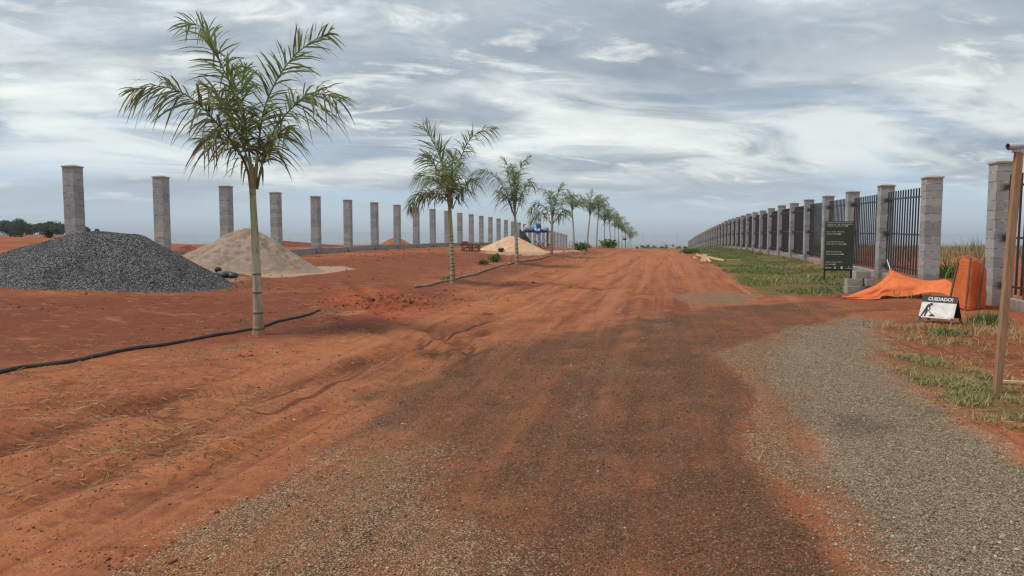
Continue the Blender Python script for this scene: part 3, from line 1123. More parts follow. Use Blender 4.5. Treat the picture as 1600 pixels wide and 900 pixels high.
def frond(parent, pts, leaflet=.52, t0=.24, n0=44, dry=0.0, yellow=0.0, droop=.5, seed=0, w0=.017):
    rnd = random.Random(seed)
    C = curve(pts, 8)
    seg = np.linalg.norm(np.diff(C, axis=0), axis=1)
    s = np.concatenate([[0], np.cumsum(seg)]); Ltot = s[-1]
    b = MB()
    m = len(C)
    b.tube([tuple(p) for p in C], [w0 * (1 - .88 * (i / (m - 1))) + .002 for i in range(m)], 5, val=[-.45 if yellow < .5 else -.8] * m)
    up = np.array([0, 0, 1.0])
    for side in (-1, 1):
        n = int(n0 * 1.5)
        for k in range(n):
            t = t0 + (1 - t0) * (k + rnd.uniform(-.35, .35)) / n
            t = min(max(t, t0), .995)
            q = t * Ltot
            i = min(np.searchsorted(s, q, 'right') - 1, m - 2)
            f = (q - s[i]) / max(seg[i], 1e-6)
            p = C[i] * (1 - f) + C[i + 1] * f
            tg = C[i + 1] - C[i]; tg = tg / (np.linalg.norm(tg) + 1e-9)
            sd = np.cross(tg, up)
            if np.linalg.norm(sd) < .15: sd = np.cross(tg, RT)
            sd /= np.linalg.norm(sd)
            nu = np.cross(sd, tg)
            roll = side * R(rnd.gauss(36, 12) if rnd.random() < .5 else rnd.gauss(118, 16))
            out = math.sin(roll) * sd + math.cos(roll) * nu
            phi = R(74 - 30 * t + rnd.uniform(-11, 11))
            d = tg * math.cos(phi) + out * math.sin(phi)
            prof_ = (.38 + .62 * min(max(t - .12, 0) / .30, 1)) * (1.0 if t < .72 else 1 - .58 * ((t - .72) / .28) ** 1.4)
            ln = leaflet * prof_ * rnd.uniform(.82, 1.15) * 1.25
            wd = .0185 * rnd.uniform(.8, 1.2) * (1.0 if t < .8 else .75)
            dr = droop * rnd.uniform(.6, 1.5)
            wv = np.cross(d, up * rnd.uniform(-.6, 1) + out * rnd.uniform(-1, 1) + tg * rnd.uniform(-1, 1))
            wv /= np.linalg.norm(wv) + 1e-9
            isdry = rnd.random() < dry
            base = rnd.uniform(0, .3) if not isdry else rnd.uniform(.6, 1)
            if yellow and rnd.random() < yellow: base = -rnd.uniform(.3, 1)
            tipdry = rnd.random() < (.10 + .8 * dry)
            vs, vals = [], []
            ts = (0, .3, .62, .86, 1.0)
            ws = (.55, 1.0, .85, .45, .05)
            for tt, ww in zip(ts, ws):
                c = p + d * ln * tt - up * dr * ln * tt * tt * .75 + out * 0
                vs.append(tuple(c + wv * wd * ww)); vs.append(tuple(c - wv * wd * ww))
                v = base
                if tipdry and tt > .8: v = max(v, .75)
                vals += [v, v]
            fs = [(2 * a, 2 * a + 1, 2 * a + 3, 2 * a + 2) for a in range(4)]
            b.add(vs, fs, vals)
    return b.build('frond', M['leaf'], parent, smooth=False)


def palm_trunk(root, Ht, r0, r1, lean, rings, seed):
    rnd = random.Random(seed)
    pts, rad, val = [], [], []
    ringz = []
    z = .12
    while z < Ht * rings[0]:
        ringz.append(z); z += rings[1] * rnd.uniform(.8, 1.2) * (1.25 - .5 * z / Ht)
    zs = sorted(set([-.15, 0, .03] + [q + e for q in ringz for e in (-.022, -.008, .008, .022)] + list(np.linspace(.1, Ht, 26))))
    for z in zs:
        t = max(0, z / Ht)
        k = min([abs(z - q) for q in ringz] + [9])
        on = 1.0 if k < .012 else 0.0
        rr = r0 + (r1 - r0) * t ** .75 + .28 * r0 * math.exp(-z / .10) * (z > -.2)
        rr *= 1 + .06 * on
        pts.append((lean[0] * t * t + .012 * math.sin(3 * t + seed), lean[1] * t * t, z)); rad.append(rr); val.append(on)
    b = MB(); b.tube(pts, rad, 14, val=val)
    b.build('trunk', M['trunk'], root, smooth=True)
    # green crownshaft with sheaths opening at its top
    top = Vector(pts[-1])
    c = MB()
    c.tube([tuple(top + Vector((0, 0, q))) for q in (-.02, .06, .18, .32, .48)], [r1 * 1.0, r1 * 1.06, r1 * 1.08, r1 * .9, r1 * .5], 10, val=0)
    for a in range(5):
        an = a * 1.256 + seed
        o = Vector((math.cos(an), math.sin(an), 0))
        c.tube([tuple(top + o * r1 * .7 + Vector((0, 0, .1))), tuple(top + o * (r1 * 1.3) + Vector((0, 0, .4))), tuple(top + o * (r1 * 2.2) + Vector((0, 0, .62)))],
               [.022, .018, .008], 6, val=random.choice((0, .15, .4)))
    c.build('crownshaft', M['trunk'], root, smooth=True)
    return top


def px_fronds(root, base, zc, specs, seed, scale=1.0):
    """fronds given by what the photo shows of each: outline points plus how far each bends toward or away"""
    for j, (pts, dz, kw) in enumerate(specs):
        P = []
        for i, (px, py) in enumerate(pts):
            t = i / (len(pts) - 1)
            P.append(at_depth(px, py, zc + dz * t ** 1.3) - np.array(base))
        frond(root, P, seed=seed + j, **kw)


def rand_fronds(root, top, n, Lf, seed, leaflets=26, dry=.12):
    rnd = random.Random(seed)
    for k in range(n):
        az = 2 * math.pi * k / n + rnd.uniform(-.35, .35)
        el = R(rnd.choice((82, 74, 66, 58, 50)) + rnd.uniform(-5, 5))
        L = Lf * rnd.uniform(.8, 1.15)
        bend = R(rnd.uniform(60, 105)) * (1.15 - el / 2)
        p = np.array(top) + np.array([0, 0, .12]); P = [p]
        ns = 6
        for i in range(ns):
            e = el - bend * ((i + .5) / ns) ** 1.6
            p = p + L / ns * np.array([math.cos(az) * math.cos(e), math.sin(az) * math.cos(e), math.sin(e)])
            P.append(p)
        frond(root, P, leaflet=.50, n0=leaflets, dry=dry, droop=rnd.uniform(.5, .9), seed=seed * 31 + k, w0=.024, yellow=rnd.choice((0, 0, .15)))


def palm_root(px, py, label):
    p = ground_at(px, py)
    x, y = float(p[0]), float(p[1])
    z = hgt(x, y) - .02
    return thing('palm_tree', label, 'palm', (x, y, z), 0, 'young palms planted along the road'), (x, y, z)


def k(**kw):
    return kw


# first palm
root, base = palm_root(403, 522, 'nearest and largest palm with a ringed pale trunk, beside the black hose')
zc = depth_of(base)
top = palm_trunk(root, 2.22, .086, .048, (-.03, .02), (.5, .24), 1)
px_fronds(root, base, zc, [
    ([(396, 296), (388, 230), (373, 162), (348, 106), (328, 66), (309, 40), (288, 36)], .5, k(n0=50, leaflet=.52, droop=.5, dry=.05)),
    ([(394, 292), (378, 245), (350, 206), (314, 166), (280, 143), (242, 134), (206, 143)], -.5, k(n0=52, leaflet=.54, droop=.75, dry=.32)),
    ([(400, 294), (404, 230), (412, 174), (430, 130), (455, 93), (486, 66), (517, 50)], .3, k(n0=52, leaflet=.54, droop=.4, dry=.06, yellow=.08)),
    ([(402, 296), (412, 246), (428, 205), (451, 174), (476, 154), (504, 147), (531, 157)], -.4, k(n0=46, leaflet=.52, droop=.8, dry=.18)),
    ([(397, 292), (388, 230), (380, 170), (378, 128), (384, 104)], 1.5, k(n0=30, leaflet=.46, droop=.5, dry=.1, yellow=.15)),
    ([(396, 292), (384, 240), (364, 190), (342, 152), (318, 134)], 1.3, k(n0=32, leaflet=.48, droop=.6, dry=.25)),
    ([(401, 294), (410, 256), (424, 226), (440, 205), (456, 200)], 1.2, k(n0=28, leaflet=.42, droop=.9, dry=.3)),
    ([(395, 294), (384, 258), (364, 228), (338, 214), (312, 222)], -.9, k(n0=28, leaflet=.42, droop=.9, dry=.45))], 100)

root, base = palm_root(707, 442, 'second palm from the camera, with one stiff yellowish frond, beside the dusty hose')
zc = depth_of(base)
palm_trunk(root, 2.25, .084, .05, (-.06, 0), (.62, .10), 2)
px_fronds(root, base, zc, [
    ([(704, 325), (700, 290), (692, 262), (682, 232), (670, 210), (660, 194)], .4, k(n0=44, leaflet=.58, droop=.15, yellow=.65)),
    ([(706, 325), (710, 285), (716, 258), (731, 222), (752, 205), (774, 203)], -.2, k(n0=46, leaflet=.50, droop=.7, dry=.08)),
    ([(703, 325), (697, 303), (686, 288), (667, 276), (650, 275)], -.6, k(n0=36, leaflet=.44, droop=.9, dry=.2)),
    ([(703, 327), (697, 312), (685, 304), (664, 301), (648, 309), (640, 324)], .3, k(n0=36, leaflet=.36, droop=.9, dry=.25)),
    ([(707, 327), (714, 310), (724, 296), (735, 284), (745, 282)], -.5, k(n0=34, leaflet=.44, droop=.9, dry=.15)),
    ([(705, 325), (706, 295), (707, 262), (706, 240)], -1.3, k(n0=38, leaflet=.5, droop=.5, dry=.05, yellow=.2)),
    ([(704, 325), (697, 295), (686, 270), (672, 250), (659, 244)], .9, k(n0=40, leaflet=.5, droop=.6, dry=.08, yellow=.2)),
    ([(705, 325), (705, 300), (702, 280), (696, 262)], 1.4, k(n0=34, leaflet=.48, droop=.7))], 200)

root, base = palm_root(808, 412, 'third palm from the camera, standing in front of the pale sand heap')
zc = depth_of(base)
palm_trunk(root, 2.15, .084, .05, (-.10, 0), (.55, .16), 3)
px_fronds(root, base, zc, [
    ([(803, 338), (797, 314), (788, 295), (771, 274), (753, 266), (737, 275)], -.3, k(n0=42, leaflet=.48, droop=1.0, dry=.12)),
    ([(804, 336), (800, 305), (796, 280), (792, 258), (783, 246)], .5, k(n0=40, leaflet=.46, droop=.6, dry=.08)),
    ([(805, 336), (808, 300), (811, 275), (817, 254), (830, 244)], .2, k(n0=40, leaflet=.46, droop=.7, dry=.05)),
    ([(806, 336), (813, 312), (821, 292), (828, 282), (832, 290)], -.6, k(n0=34, leaflet=.42, droop=1.0, dry=.15)),
    ([(804, 336), (803, 305), (803, 275), (800, 258)], -1.2, k(n0=38, leaflet=.46, droop=.6)),
    ([(804, 336), (806, 310), (806, 285), (803, 268)], 1.3, k(n0=34, leaflet=.46, droop=.7, yellow=.2)),
    ([(803, 338), (796, 318), (788, 304), (776, 298)], .9, k(n0=30, leaflet=.42, droop=1.0, dry=.3))], 300)

root, base = palm_root(862, 399, 'fourth palm from the camera, with a broad low crown hiding the tarp shelter edge')
zc = depth_of(base)
palm_trunk(root, 1.95, .09, .056, (.03, 0), (.55, .16), 4)
px_fronds(root, base, zc, [
    ([(861, 350), (856, 333), (848, 322), (836, 318), (828, 330)], -.4, k(n0=36, leaflet=.50, droop=1.0, dry=.15)),
    ([(862, 349), (861, 325), (857, 305), (850, 297), (841, 296)], .3, k(n0=36, leaflet=.44, droop=.9, dry=.25)),
    ([(863, 349), (866, 325), (871, 307), (876, 296), (881, 288)], .2, k(n0=38, leaflet=.48, droop=.3, yellow=.25)),
    ([(864, 350), (872, 330), (881, 315), (891, 307), (902, 306)], -.3, k(n0=36, leaflet=.46, droop=.9, dry=.1)),
    ([(861, 350), (854, 340), (845, 333), (836, 338), (830, 346)], .9, k(n0=30, leaflet=.44, droop=1.0, dry=.2)),
    ([(863, 349), (864, 325), (863, 308), (860, 300)], -1.2, k(n0=34, leaflet=.46, droop=.6)),
    ([(864, 350), (873, 338), (882, 330), (890, 332)], 1.0, k(n0=30, leaflet=.44, droop=1.0))], 400)

far_palms = [(897, 394, 2.7, 5, 1.6), (918, 390.5, 2.6, 8, 2.0), (932, 388, 3.2, 7, 1.7), (944, 387.5, 2.5, 8, 2.1), (954, 387.2, 2.9, 8, 2.0),
             (960.5, 386.8, 2.6, 8, 2.0), (967, 386.5, 2.7, 9, 2.1), (972, 386.3, 2.6, 9, 2.3), (977.5, 386.1, 2.7, 8, 2.2), (982, 386, 2.5, 9, 2.2), (986, 385.9, 2.5, 9, 2.2)]
PX0 = ground_at(862, 399)
px_line = -5.95
for j, (px, py, Ht, nf, Lf) in enumerate(far_palms):
    d = ray(px, 390)
    y = px_line / d[0] * d[1]
    x = px_line
    lab = {0: 'fifth palm from the camera, thin and sparse crowned',
           2: 'seventh palm from the camera, tall and thin stemmed',
           10: 'farthest small palm where the row meets the skyline'}.get(j, f'{ordinal(j + 5)} palm of the roadside row counted from the camera')
    root = thing('palm_tree', lab, 'palm', (x, y, hgt(x, y) - .02), 0, 'young palms planted along the road')
    tp = palm_trunk(root, Ht, .078, .045, (random.uniform(-.28, .28), random.uniform(-.2, .2)), (.55, .2), 10 + j)
    rand_fronds(root, tp, nf, Lf, 500 + j, leaflets=26 if j < 5 else 18, dry=.12)

# ------------------------------------------------------------------ heaps


def heap(name, label, cx, cy, rx, ry, H, mat, seed, flat=.25, lump=.08, n=90, power=1.0, rz=0.0, stones=0, stone_r=(.02, .04), dents=0):
    rnd = np.random.default_rng(seed)
    u = np.linspace(-1.12, 1.12, n)
    U, W = np.meshgrid(u, u)
    c, s = math.cos(rz), math.sin(rz)
    X = cx + (U * rx * c - W * ry * s); Y = cy + (U * rx * s + W * ry * c)
    ang = np.arctan2(W, U)
    edge = 1 + .10 * (vnoise(np.cos(ang) * 2 + 5, np.sin(ang) * 2 + 5, seed) - .5) * 2
    r = np.hypot(U, W) / edge
    rn = np.clip((r - flat) / (1 - flat), 0, 1)
    prof_ = (1 - rn) ** power
    prof_ = np.where(rn < .12, prof_ - (1 - rn / .12) ** 2 * .05, prof_)
    toe = sst(rn, .82, 1.0)
    Zr = H * prof_ * (1 + lump * (fbm(U * 3, W * 3, seed + 5, 4) - .5) * 2) * (1 - toe * .3)
    Zr = Zr + H * lump * .35 * (fbm(U * 11, W * 11, seed + 8, 3) - .5) * (1 - toe)
    for _ in range(dents):
        a, b = rnd.uniform(-.8, .8, 2)
        Zr = Zr - .085 * np.exp(-((U - a) ** 2 + ((W - b) * 1.6) ** 2) / .0022) * (1 - toe)
    Zr = np.where(r > 1, -.25 * (r - 1) * 6 - .0, np.maximum(Zr, 0))
    G = full_h(X, Y)
    Z = G + Zr
    loc = np.array([cx, cy, hgt(cx, cy)])
    V = np.stack([X, Y, Z], -1).reshape(-1, 3) - loc
    i = np.arange(n * n).reshape(n, n)
    F = np.stack([i[:-1, :-1], i[:-1, 1:], i[1:, 1:], i[1:, :-1]], -1).reshape(-1, 4)
    keep = (r.ravel()[F] < 1.11).all(1)
    F = F[keep]
    used, inv = np.unique(F, return_inverse=True)
    Vk = V[used]; Fk = inv.reshape(F.shape)
    Fl = [Fk]
    if stones:
        q = rnd.integers(0, len(Fk), stones)
        w = rnd.random((stones, 2))
        A, B, Cc, D = (Vk[Fk[q, k_]] for k_ in range(4))
        P = (A * (1 - w[:, :1]) + B * w[:, :1]) * (1 - w[:, 1:]) + (D * (1 - w[:, :1]) + Cc * w[:, :1]) * w[:, 1:]
        SV, SF = octas(P, rnd.uniform(*stone_r, stones), rnd)
        Fl = [Fk, SF + len(Vk)] if False else [Fk]
        Vk2 = np.concatenate([Vk, SV]); Fl = [Fk, SF + len(Vk)]
        Vk = Vk2
    o = np_mesh(name, Vk, Fl, mat, smooth=not stones)
    o.location = loc
    return tag(o, label, 'heap')


OCT_V = np.array([(1, 0, 0), (-1, 0, 0), (0, 1, 0), (0, -1, 0), (0, 0, 1), (0, 0, -1)], float)
OCT_F = np.array([(0, 2, 4), (2, 1, 4), (1, 3, 4), (3, 0, 4), (2, 0, 5), (1, 2, 5), (3, 1, 5), (0, 3, 5)])


def octas(P, rad, rnd, flat=.7):
    n = len(P)
    V = OCT_V[None] * rad[:, None, None] * rnd.uniform(.55, 1.2, (n, 6, 1))
    V = V + rnd.normal(0, .22, (n, 6, 3)) * rad[:, None, None]
    # random rotation
    q = rnd.normal(size=(n, 4)); q /= np.linalg.norm(q, axis=1, keepdims=True)
    w, x, y, z = q.T
    Rm = np.stack([np.stack([1 - 2 * (y * y + z * z), 2 * (x * y - z * w), 2 * (x * z + y * w)], -1),
                   np.stack([2 * (x * y + z * w), 1 - 2 * (x * x + z * z), 2 * (y * z - x * w)], -1),
                   np.stack([2 * (x * z - y * w), 2 * (y * z + x * w), 1 - 2 * (x * x + y * y)], -1)], 1)
    V = np.einsum('nij,nkj->nki', Rm, V)
    V[:, :, 2] *= flat
    V = V + P[:, None, :]
    F = (OCT_F[None] + (np.arange(n) * 6)[:, None, None]).reshape(-1, 3)
    return V.reshape(-1, 3), F


gp = ground_at(175, 455)
dirv = np.array([gp[0], gp[1]]) / math.hypot(gp[0], gp[1])
gc = np.array([gp[0], gp[1]]) + dirv * 2.35
heap('gravel_heap', 'big dark grey heap of crushed stone at the left of the picture', gc[0] + .10, gc[1] + .05, 3.32, 2.5, 1.36, M['gravel'], 3, flat=.20, lump=.05, n=110, power=1.02,
     rz=R(YAW) + R(14), stones=30000, stone_r=(.010, .022))
gp = ground_at(395, 429)
dirv = np.array([gp[0], gp[1]]) / math.hypot(gp[0], gp[1])
gc2 = np.array([gp[0], gp[1]]) + dirv * 2.2
heap('sand_heap', 'tan sand heap with hollows, behind the nearest palm trunk', gc2[0] - .30, gc2[1] + .2, 2.6, 2.3, 1.62, M['sand'], 8, flat=.03, lump=.12, n=110, power=1.12, rz=R(YAW), dents=150)
gp = ground_at(800, 394)
dirv = np.array([gp[0], gp[1]]) / math.hypot(gp[0], gp[1])
gc3 = np.array([gp[0], gp[1]]) + dirv * 1.7
heap('sand_heap', 'pale pinkish sand heap behind the third palm', gc3[0], gc3[1], 2.75, 1.9, 1.12, M['palesand'], 15, flat=.10, lump=.10, n=70, power=1.1, rz=R(YAW), dents=30)


def heap_px(label, px, py, w_px, h_px, zc, mat, seed, name='earth_heap', deep=.6):
    p = at_depth(px, py, zc)
    w = w_px * zc / F_PX / 2
    heap(name, label, p[0], p[1], w, w * deep, h_px * zc / F_PX, mat, seed, flat=.12, lump=.16, n=50, power=1.0, rz=R(YAW))


heap_px('long dark red earth bank between the gravel heap and the tan sand heap', 292, 390, 95, 16, 36, M['darkred'], 31, 'earth_bank')
heap_px('red earth heap behind the low wall between the eighth and ninth pillars', 618, 386, 62, 13, 68, M['redheap'], 32)
heap_px('long low bank of red earth beyond the low wall of the pillars', 430, 386, 250, 9, 60, M['darkred'], 33, 'earth_bank', .12)
heap_px('red earth bank beyond the railing, behind the green board', 1350, 421, 120, 24, 33, M['redheap'], 34, 'earth_bank', .35)
heap_px('small red earth bank seen through the open gap of the fence', 1508, 417, 85, 13, 33, M['redheap'], 35, 'earth_bank', .35)

# ------------------------------------------------------------------ hoses


def ground_tube(pts_px, r, lift, per=8, wob=0.0):
    pts = [ground_at(*p) for p in pts_px]
    C = curve([(p[0], p[1], 0) for p in pts], per)
    out = []
    for i, p in enumerate(C):
        x, y = p[0] + wob * math.sin(i * .9), p[1] + wob * math.cos(i * .7)
        out.append((x, y, hgt(x, y) + r * lift))
    return out


b = MB()
b.tube(ground_tube([(-120, 612), (-40, 593), (30, 578), (110, 566), (200, 548), (280, 536), (340, 524), (400, 512), (450, 500), (485, 490), (499, 485)], .028, .8, 8), .028, 10)
tag(b.build('hose', M['hose'], smooth=True), 'long black hose lying on red earth past the nearest palm', 'hose')
b = MB()
b.tube(ground_tube([(648, 449), (675, 445), (705, 437), (735, 431), (765, 422), (790, 414), (812, 410), (835, 406), (858, 401)], .04, .8, 8), .04, 8)
tag(b.build('hose', M['hose2'], smooth=True), 'dusty brown hose winding from the second palm to the fourth palm', 'hose')

# ------------------------------------------------------------------ wooden post with the grey tube on top
p = ground_at(1557, 614)
zc = depth_of(p)
tp = at_depth(1592, 238, zc)
pz = hgt(p[0], p[1])
root = thing('wooden_post', 'rough leaning wooden post with a grey tube fixed across its top', 'post', (p[0], p[1], pz))
b = MB()
lv = Vector((tp[0] - p[0], tp[1] - p[1], tp[2] - pz))
b.bar((-.02 * lv.x, 0, -.2), lv, .075, .05, up=(-math.sin(_th), math.cos(_th), 0), bev=.005)
b.build('post', M['wood'], root)
rt = Vector(RT); fwv = Vector((FW[0], FW[1], 0)).normalized()
bd = MB()
# hollow grey tube lying across the top, its dark mouth toward the road
a0 = lv - rt * .115 + Vector((0, 0, .055)); a1 = lv + rt * .30 + Vector((0, 0, .075))
bd.tube([a0, a0 + (a1 - a0) * .02, a1], [.034, .036, .036], 16, cap=False)
bd.tube([a1 - (a1 - a0) * .001, a1 + (a1 - a0) * .03], [.036, .026], 16)
hd = bd.build('tube', M['grey_plastic'], root, smooth=True)
e = MB(); e.tube([a0 + (a1 - a0) * .03, a0 + (a1 - a0) * .06], [.0345, .0345], 16)
e.build('mouth_shade', M['dark'], root)  # black disc inside the tube stands for the shade in its open end
c = MB(); c.bar(lv - rt * .03 + Vector((0, 0, .0)), lv - rt * .03 + Vector((0, 0, .055)), .05, .05); c.box(tuple(lv + Vector((.05, 0, .02))), (.10, .07, .02))
c.build('bracket', M['grey_plastic'], root)

p = ground_at(1582, 598)
b = MB(); z = hgt(p[0], p[1])
b.bar((p[0] - .13, p[1] - .02, z + .03), (p[0] + .16, p[1] - .10, z + .04), .05, .022)
tag(b.build('plank', M['palewood']), 'short pale plank on the grass right behind the wooden post', 'plank')

# ------------------------------------------------------------------ CUIDADO folding sign
pl = ground_at(1436, 505); pr = ground_at(1484, 510)
ctr = (np.array(pl) + np.array(pr)) / 2
ax = np.array([pr[0] - pl[0], pr[1] - pl[1]]); wid = .56
ang = math.atan2(ax[1], ax[0]) + .05
zb = hgt(ctr[0], ctr[1])
root = thing('caution_sign', 'folding black and white caution sign reading CUIDADO with a digging worker', 'sign', (ctr[0], ctr[1], zb), ang)
TH = R(24)           # slope of each leaf
Hs = .50             # slanted length of a leaf
rot_f = Matrix.Rotation(-TH, 3, 'X')      # front leaf leans back at its top
apex = Hs * math.cos(TH)


def leaf_pt(x, s, off=0.0, front=True):
    """x across, s measured down the slope from the hinge, off outward"""
    sy = -1 if front else 1
    return Vector((x, sy * (s * math.sin(TH) + off * math.cos(TH)) + math.sin(TH) * Hs, apex - s * math.cos(TH) + off * math.sin(TH)))


def slab(mb, x0, x1, s0, s1, o0, o1, front=True):
    vs = [leaf_pt(x, s, o, front) for o in (o0, o1) for x, s in ((x0, s1), (x1, s1), (x1, s0), (x0, s0))]
    mb.add(vs, [(3, 2, 1, 0), (4, 5, 6, 7), (0, 1, 5, 4), (1, 2, 6, 5), (2, 3, 7, 6), (3, 0, 4, 7)])


hw = wid / 2
b = MB(); slab(b, -hw, hw, .0, .40, -.010, 0.0); fb = b.build('board', M['white_paint'], root)
b = MB(); slab(b, -hw, hw, -.005, .115, .0005, .004); b.build('header', M['black_paint'], fb)
b = MB(); slab(b, -hw, hw, .0, .40, -.010, 0.0, False); b.build('board', M['black_paint'], root)
for x in (-hw + .02, hw - .02):
    for fr in (True, False):
        b = MB(); slab(b, x - .018, x + .018, .385, .515, -.012, .006, fr); b.build('leg', M['darkwood'] if not fr else M['steel'], root)


def frame_on_leaf(obj, x, s, off, size=1.0):
    o = leaf_pt(x, s, off)
    X = Vector((1, 0, 0)); Z = Vector((0, -math.cos(TH), math.sin(TH))); Y = Z.cross(X)
    m = Matrix((X, Y, Z)).transposed().to_4x4()
    m.translation = o
    obj.matrix_local = m


def text(body, size, mat, parent, align='CENTER'):
    cu = bpy.data.curves.new('lettering', 'FONT')
    cu.body = body; cu.size = size; cu.align_x = align; cu.align_y = 'CENTER'; cu.extrude = .0006; cu.offset = .0035
    cu.materials.append(mat)
    o = bpy.data.objects.new('lettering', cu); COL.objects.link(o)
    me = bpy.data.meshes.new_from_object(o.evaluated_get(bpy.context.evaluated_depsgraph_get()))
    bpy.data.objects.remove(o)
    return link('lettering', me, parent)


bpy.context.view_layer.update()
tx = text('CUIDADO!', .082, M['sign_white'], root)
frame_on_leaf(tx, .015, .058, .0065)

# digging worker pictogram: head, bent body, legs, arms, shovel, spoil
W = MB()


def poly(mb, pts, z0=0.0, z1=.0012):
    n = len(pts)
    vs = [(x, y, z0) for x, y in pts] + [(x, y, z1) for x, y in pts]
    mb.add(vs, [tuple(range(n - 1, -1, -1)), tuple(range(n, 2 * n))] + [(i, (i + 1) % n, n + (i + 1) % n, n + i) for i in range(n)])


def stroke(mb, a, c_, w0, w1):
    a = np.array(a); c_ = np.array(c_); d = (c_ - a) / np.linalg.norm(c_ - a); nn = np.array([-d[1], d[0]])
    poly(mb, [tuple(a - nn * w0), tuple(c_ - nn * w1), tuple(c_ + nn * w1), tuple(a + nn * w0)])


def disc(mb, c_, r):
    poly(mb, [(c_[0] + r * math.cos(q * math.pi / 8), c_[1] + r * math.sin(q * math.pi / 8)) for q in range(16)])


disc(W, (.098, .228), .027)
poly(W, [(.028, .198), (.052, .236), (.078, .222), (.080, .196), (.060, .165), (.048, .130), (.020, .128), (.014, .165)])
stroke(W, (.028, .140), (.004, .070), .020, .016); stroke(W, (.004, .078), (-.026, .014), .016, .012); stroke(W, (-.032, .012), (-.004, .008), .007, .007)
stroke(W, (.044, .140), (.048, .078), .019, .016); stroke(W, (.048, .084), (.026, .014), .016, .012); stroke(W, (.020, .012), (.050, .008), .007, .007)
stroke(W, (.072, .206), (.094, .150), .012, .010); stroke(W, (.094, .152), (.078, .116), .010, .008)
stroke(W, (.052, .130), (.145, .052), .005, .005)
poly(W, [(.090, .010), (.115, .040), (.140, .064), (.160, .052), (.186, .032), (.200, .010)])
wk = W.build('worker_symbol', M['black_paint'], root)
frame_on_leaf(wk, -.215, .385, .0012, 1)
# faint small print marks at the foot of the board
b = MB()
for (x0, x1, y0, y1) in ((.02, .06, .014, .020), (.09, .12, .010, .026), (.18, .235, .012, .020)):
    poly(b, [(x0, y0), (x1, y0), (x1, y1), (x0, y1)])
pm = b.build('small_print', M['tarp_grey'], root)
frame_on_leaf(pm, 0, .395, .0012)

# ------------------------------------------------------------------ green notice board
p = ground_at(1309, 441)
zc = depth_of(p)
zb = hgt(p[0], p[1])
bw = 43 * zc / F_PX; y_top, y_bot = 346, 421
z1 = at_depth(1308, y_top, zc)[2] - zb; z0 = at_depth(1308, y_bot, zc)[2] - zb
root = thing('notice_board', 'dark green notice board with rows of white writing on two black posts', 'sign', (p[0], p[1], zb), R(YAW) * .5)
b = MB(); b.box((0, 0, (z0 + z1) / 2), (bw, .03, z1 - z0), bev=.004); bo = b.build('board', M['green_board'], root)
for s in (-1, 1):
    b = MB(); b.box((s * (bw / 2 - .03), .035, z1 / 2 - .15), (.045, .035, z1 + .2)); b.build('post', M['dark'], root)
b = MB(); b.box((0, .03, z0 - .018), (bw, .03, .035)); b.build('rail', M['dark'], root)
rnd = random.Random(4)
hB = z1 - z0


def script_line(mb, x0, x1, yc, hh, bold=False):
    """one line of small writing: letter-sized strokes with word gaps"""
    x = x0
    while x < x1:
        wl = rnd.uniform(.010, .018)
        if rnd.random() < .13:
            x += wl; continue
        top_ = hh * rnd.choice((.7, .7, 1.0))
        mb.box((x + wl / 2, -.0165, yc), (wl * .86, .002, top_))
        x += wl * (1.12 if not bold else 1.0)


L = MB()
rows = [(.04, .96, .030, .018), (.07, .93, .068, .018), (.07, .78, .098, .016),
        (.06, .66, .218, .020), (.06, .54, .262, .020), (.05, .64, .425, .020), (.05, .74, .470, .020),
        (.04, .62, .632, .020), (.04, .66, .680, .020), (.04, .62, .845, .020), (.04, .40, .892, .020)]
for (a, c_, v, h_) in rows:
    script_line(L, -bw / 2 + a * bw, -bw / 2 + c_ * bw, z1 - v * hB, h_ * hB * .9)
for (a, c_, v) in ((.70, .78, .098), (.44, .54, .262), (.64, .74, .470), (.56, .66, .680), (.32, .40, .892)):
    L.box((-bw / 2 + (a + c_) / 2 * bw, -.0172, z1 - v * hB), ((c_ - a) * bw, .003, .024 * hB))
L.build('writing', M['sign_white'], bo)
L = MB()
script_line(L, -bw / 2 + .03 * bw, -bw / 2 + .25 * bw, z1 - .965 * hB, .022 * hB)
L.box((-bw / 2 + .38 * bw, -.0165, z1 - .955 * hB), (.05 * bw, .002, .030 * hB)); L.box((-bw / 2 + .38 * bw, -.0165, z1 - .980 * hB), (.085 * bw, .002, .010 * hB))
L.tube([(-bw / 2 + .61 * bw, -.0150, z1 - .957 * hB), (-bw / 2 + .61 * bw, -.0175, z1 - .957 * hB)], .026 * hB, 10); L.box((-bw / 2 + .61 * bw, -.0165, z1 - .985 * hB), (.12 * bw, .002, .008 * hB))
script_line(L, -bw / 2 + .74 * bw, -bw / 2 + .96 * bw, z1 - .975 * hB, .016 * hB)
L.box((-bw / 2 + .86 * bw, -.0165, z1 - .945 * hB), (.04 * bw, .002, .020 * hB))
L.build('emblems', M['sign_white'], bo)

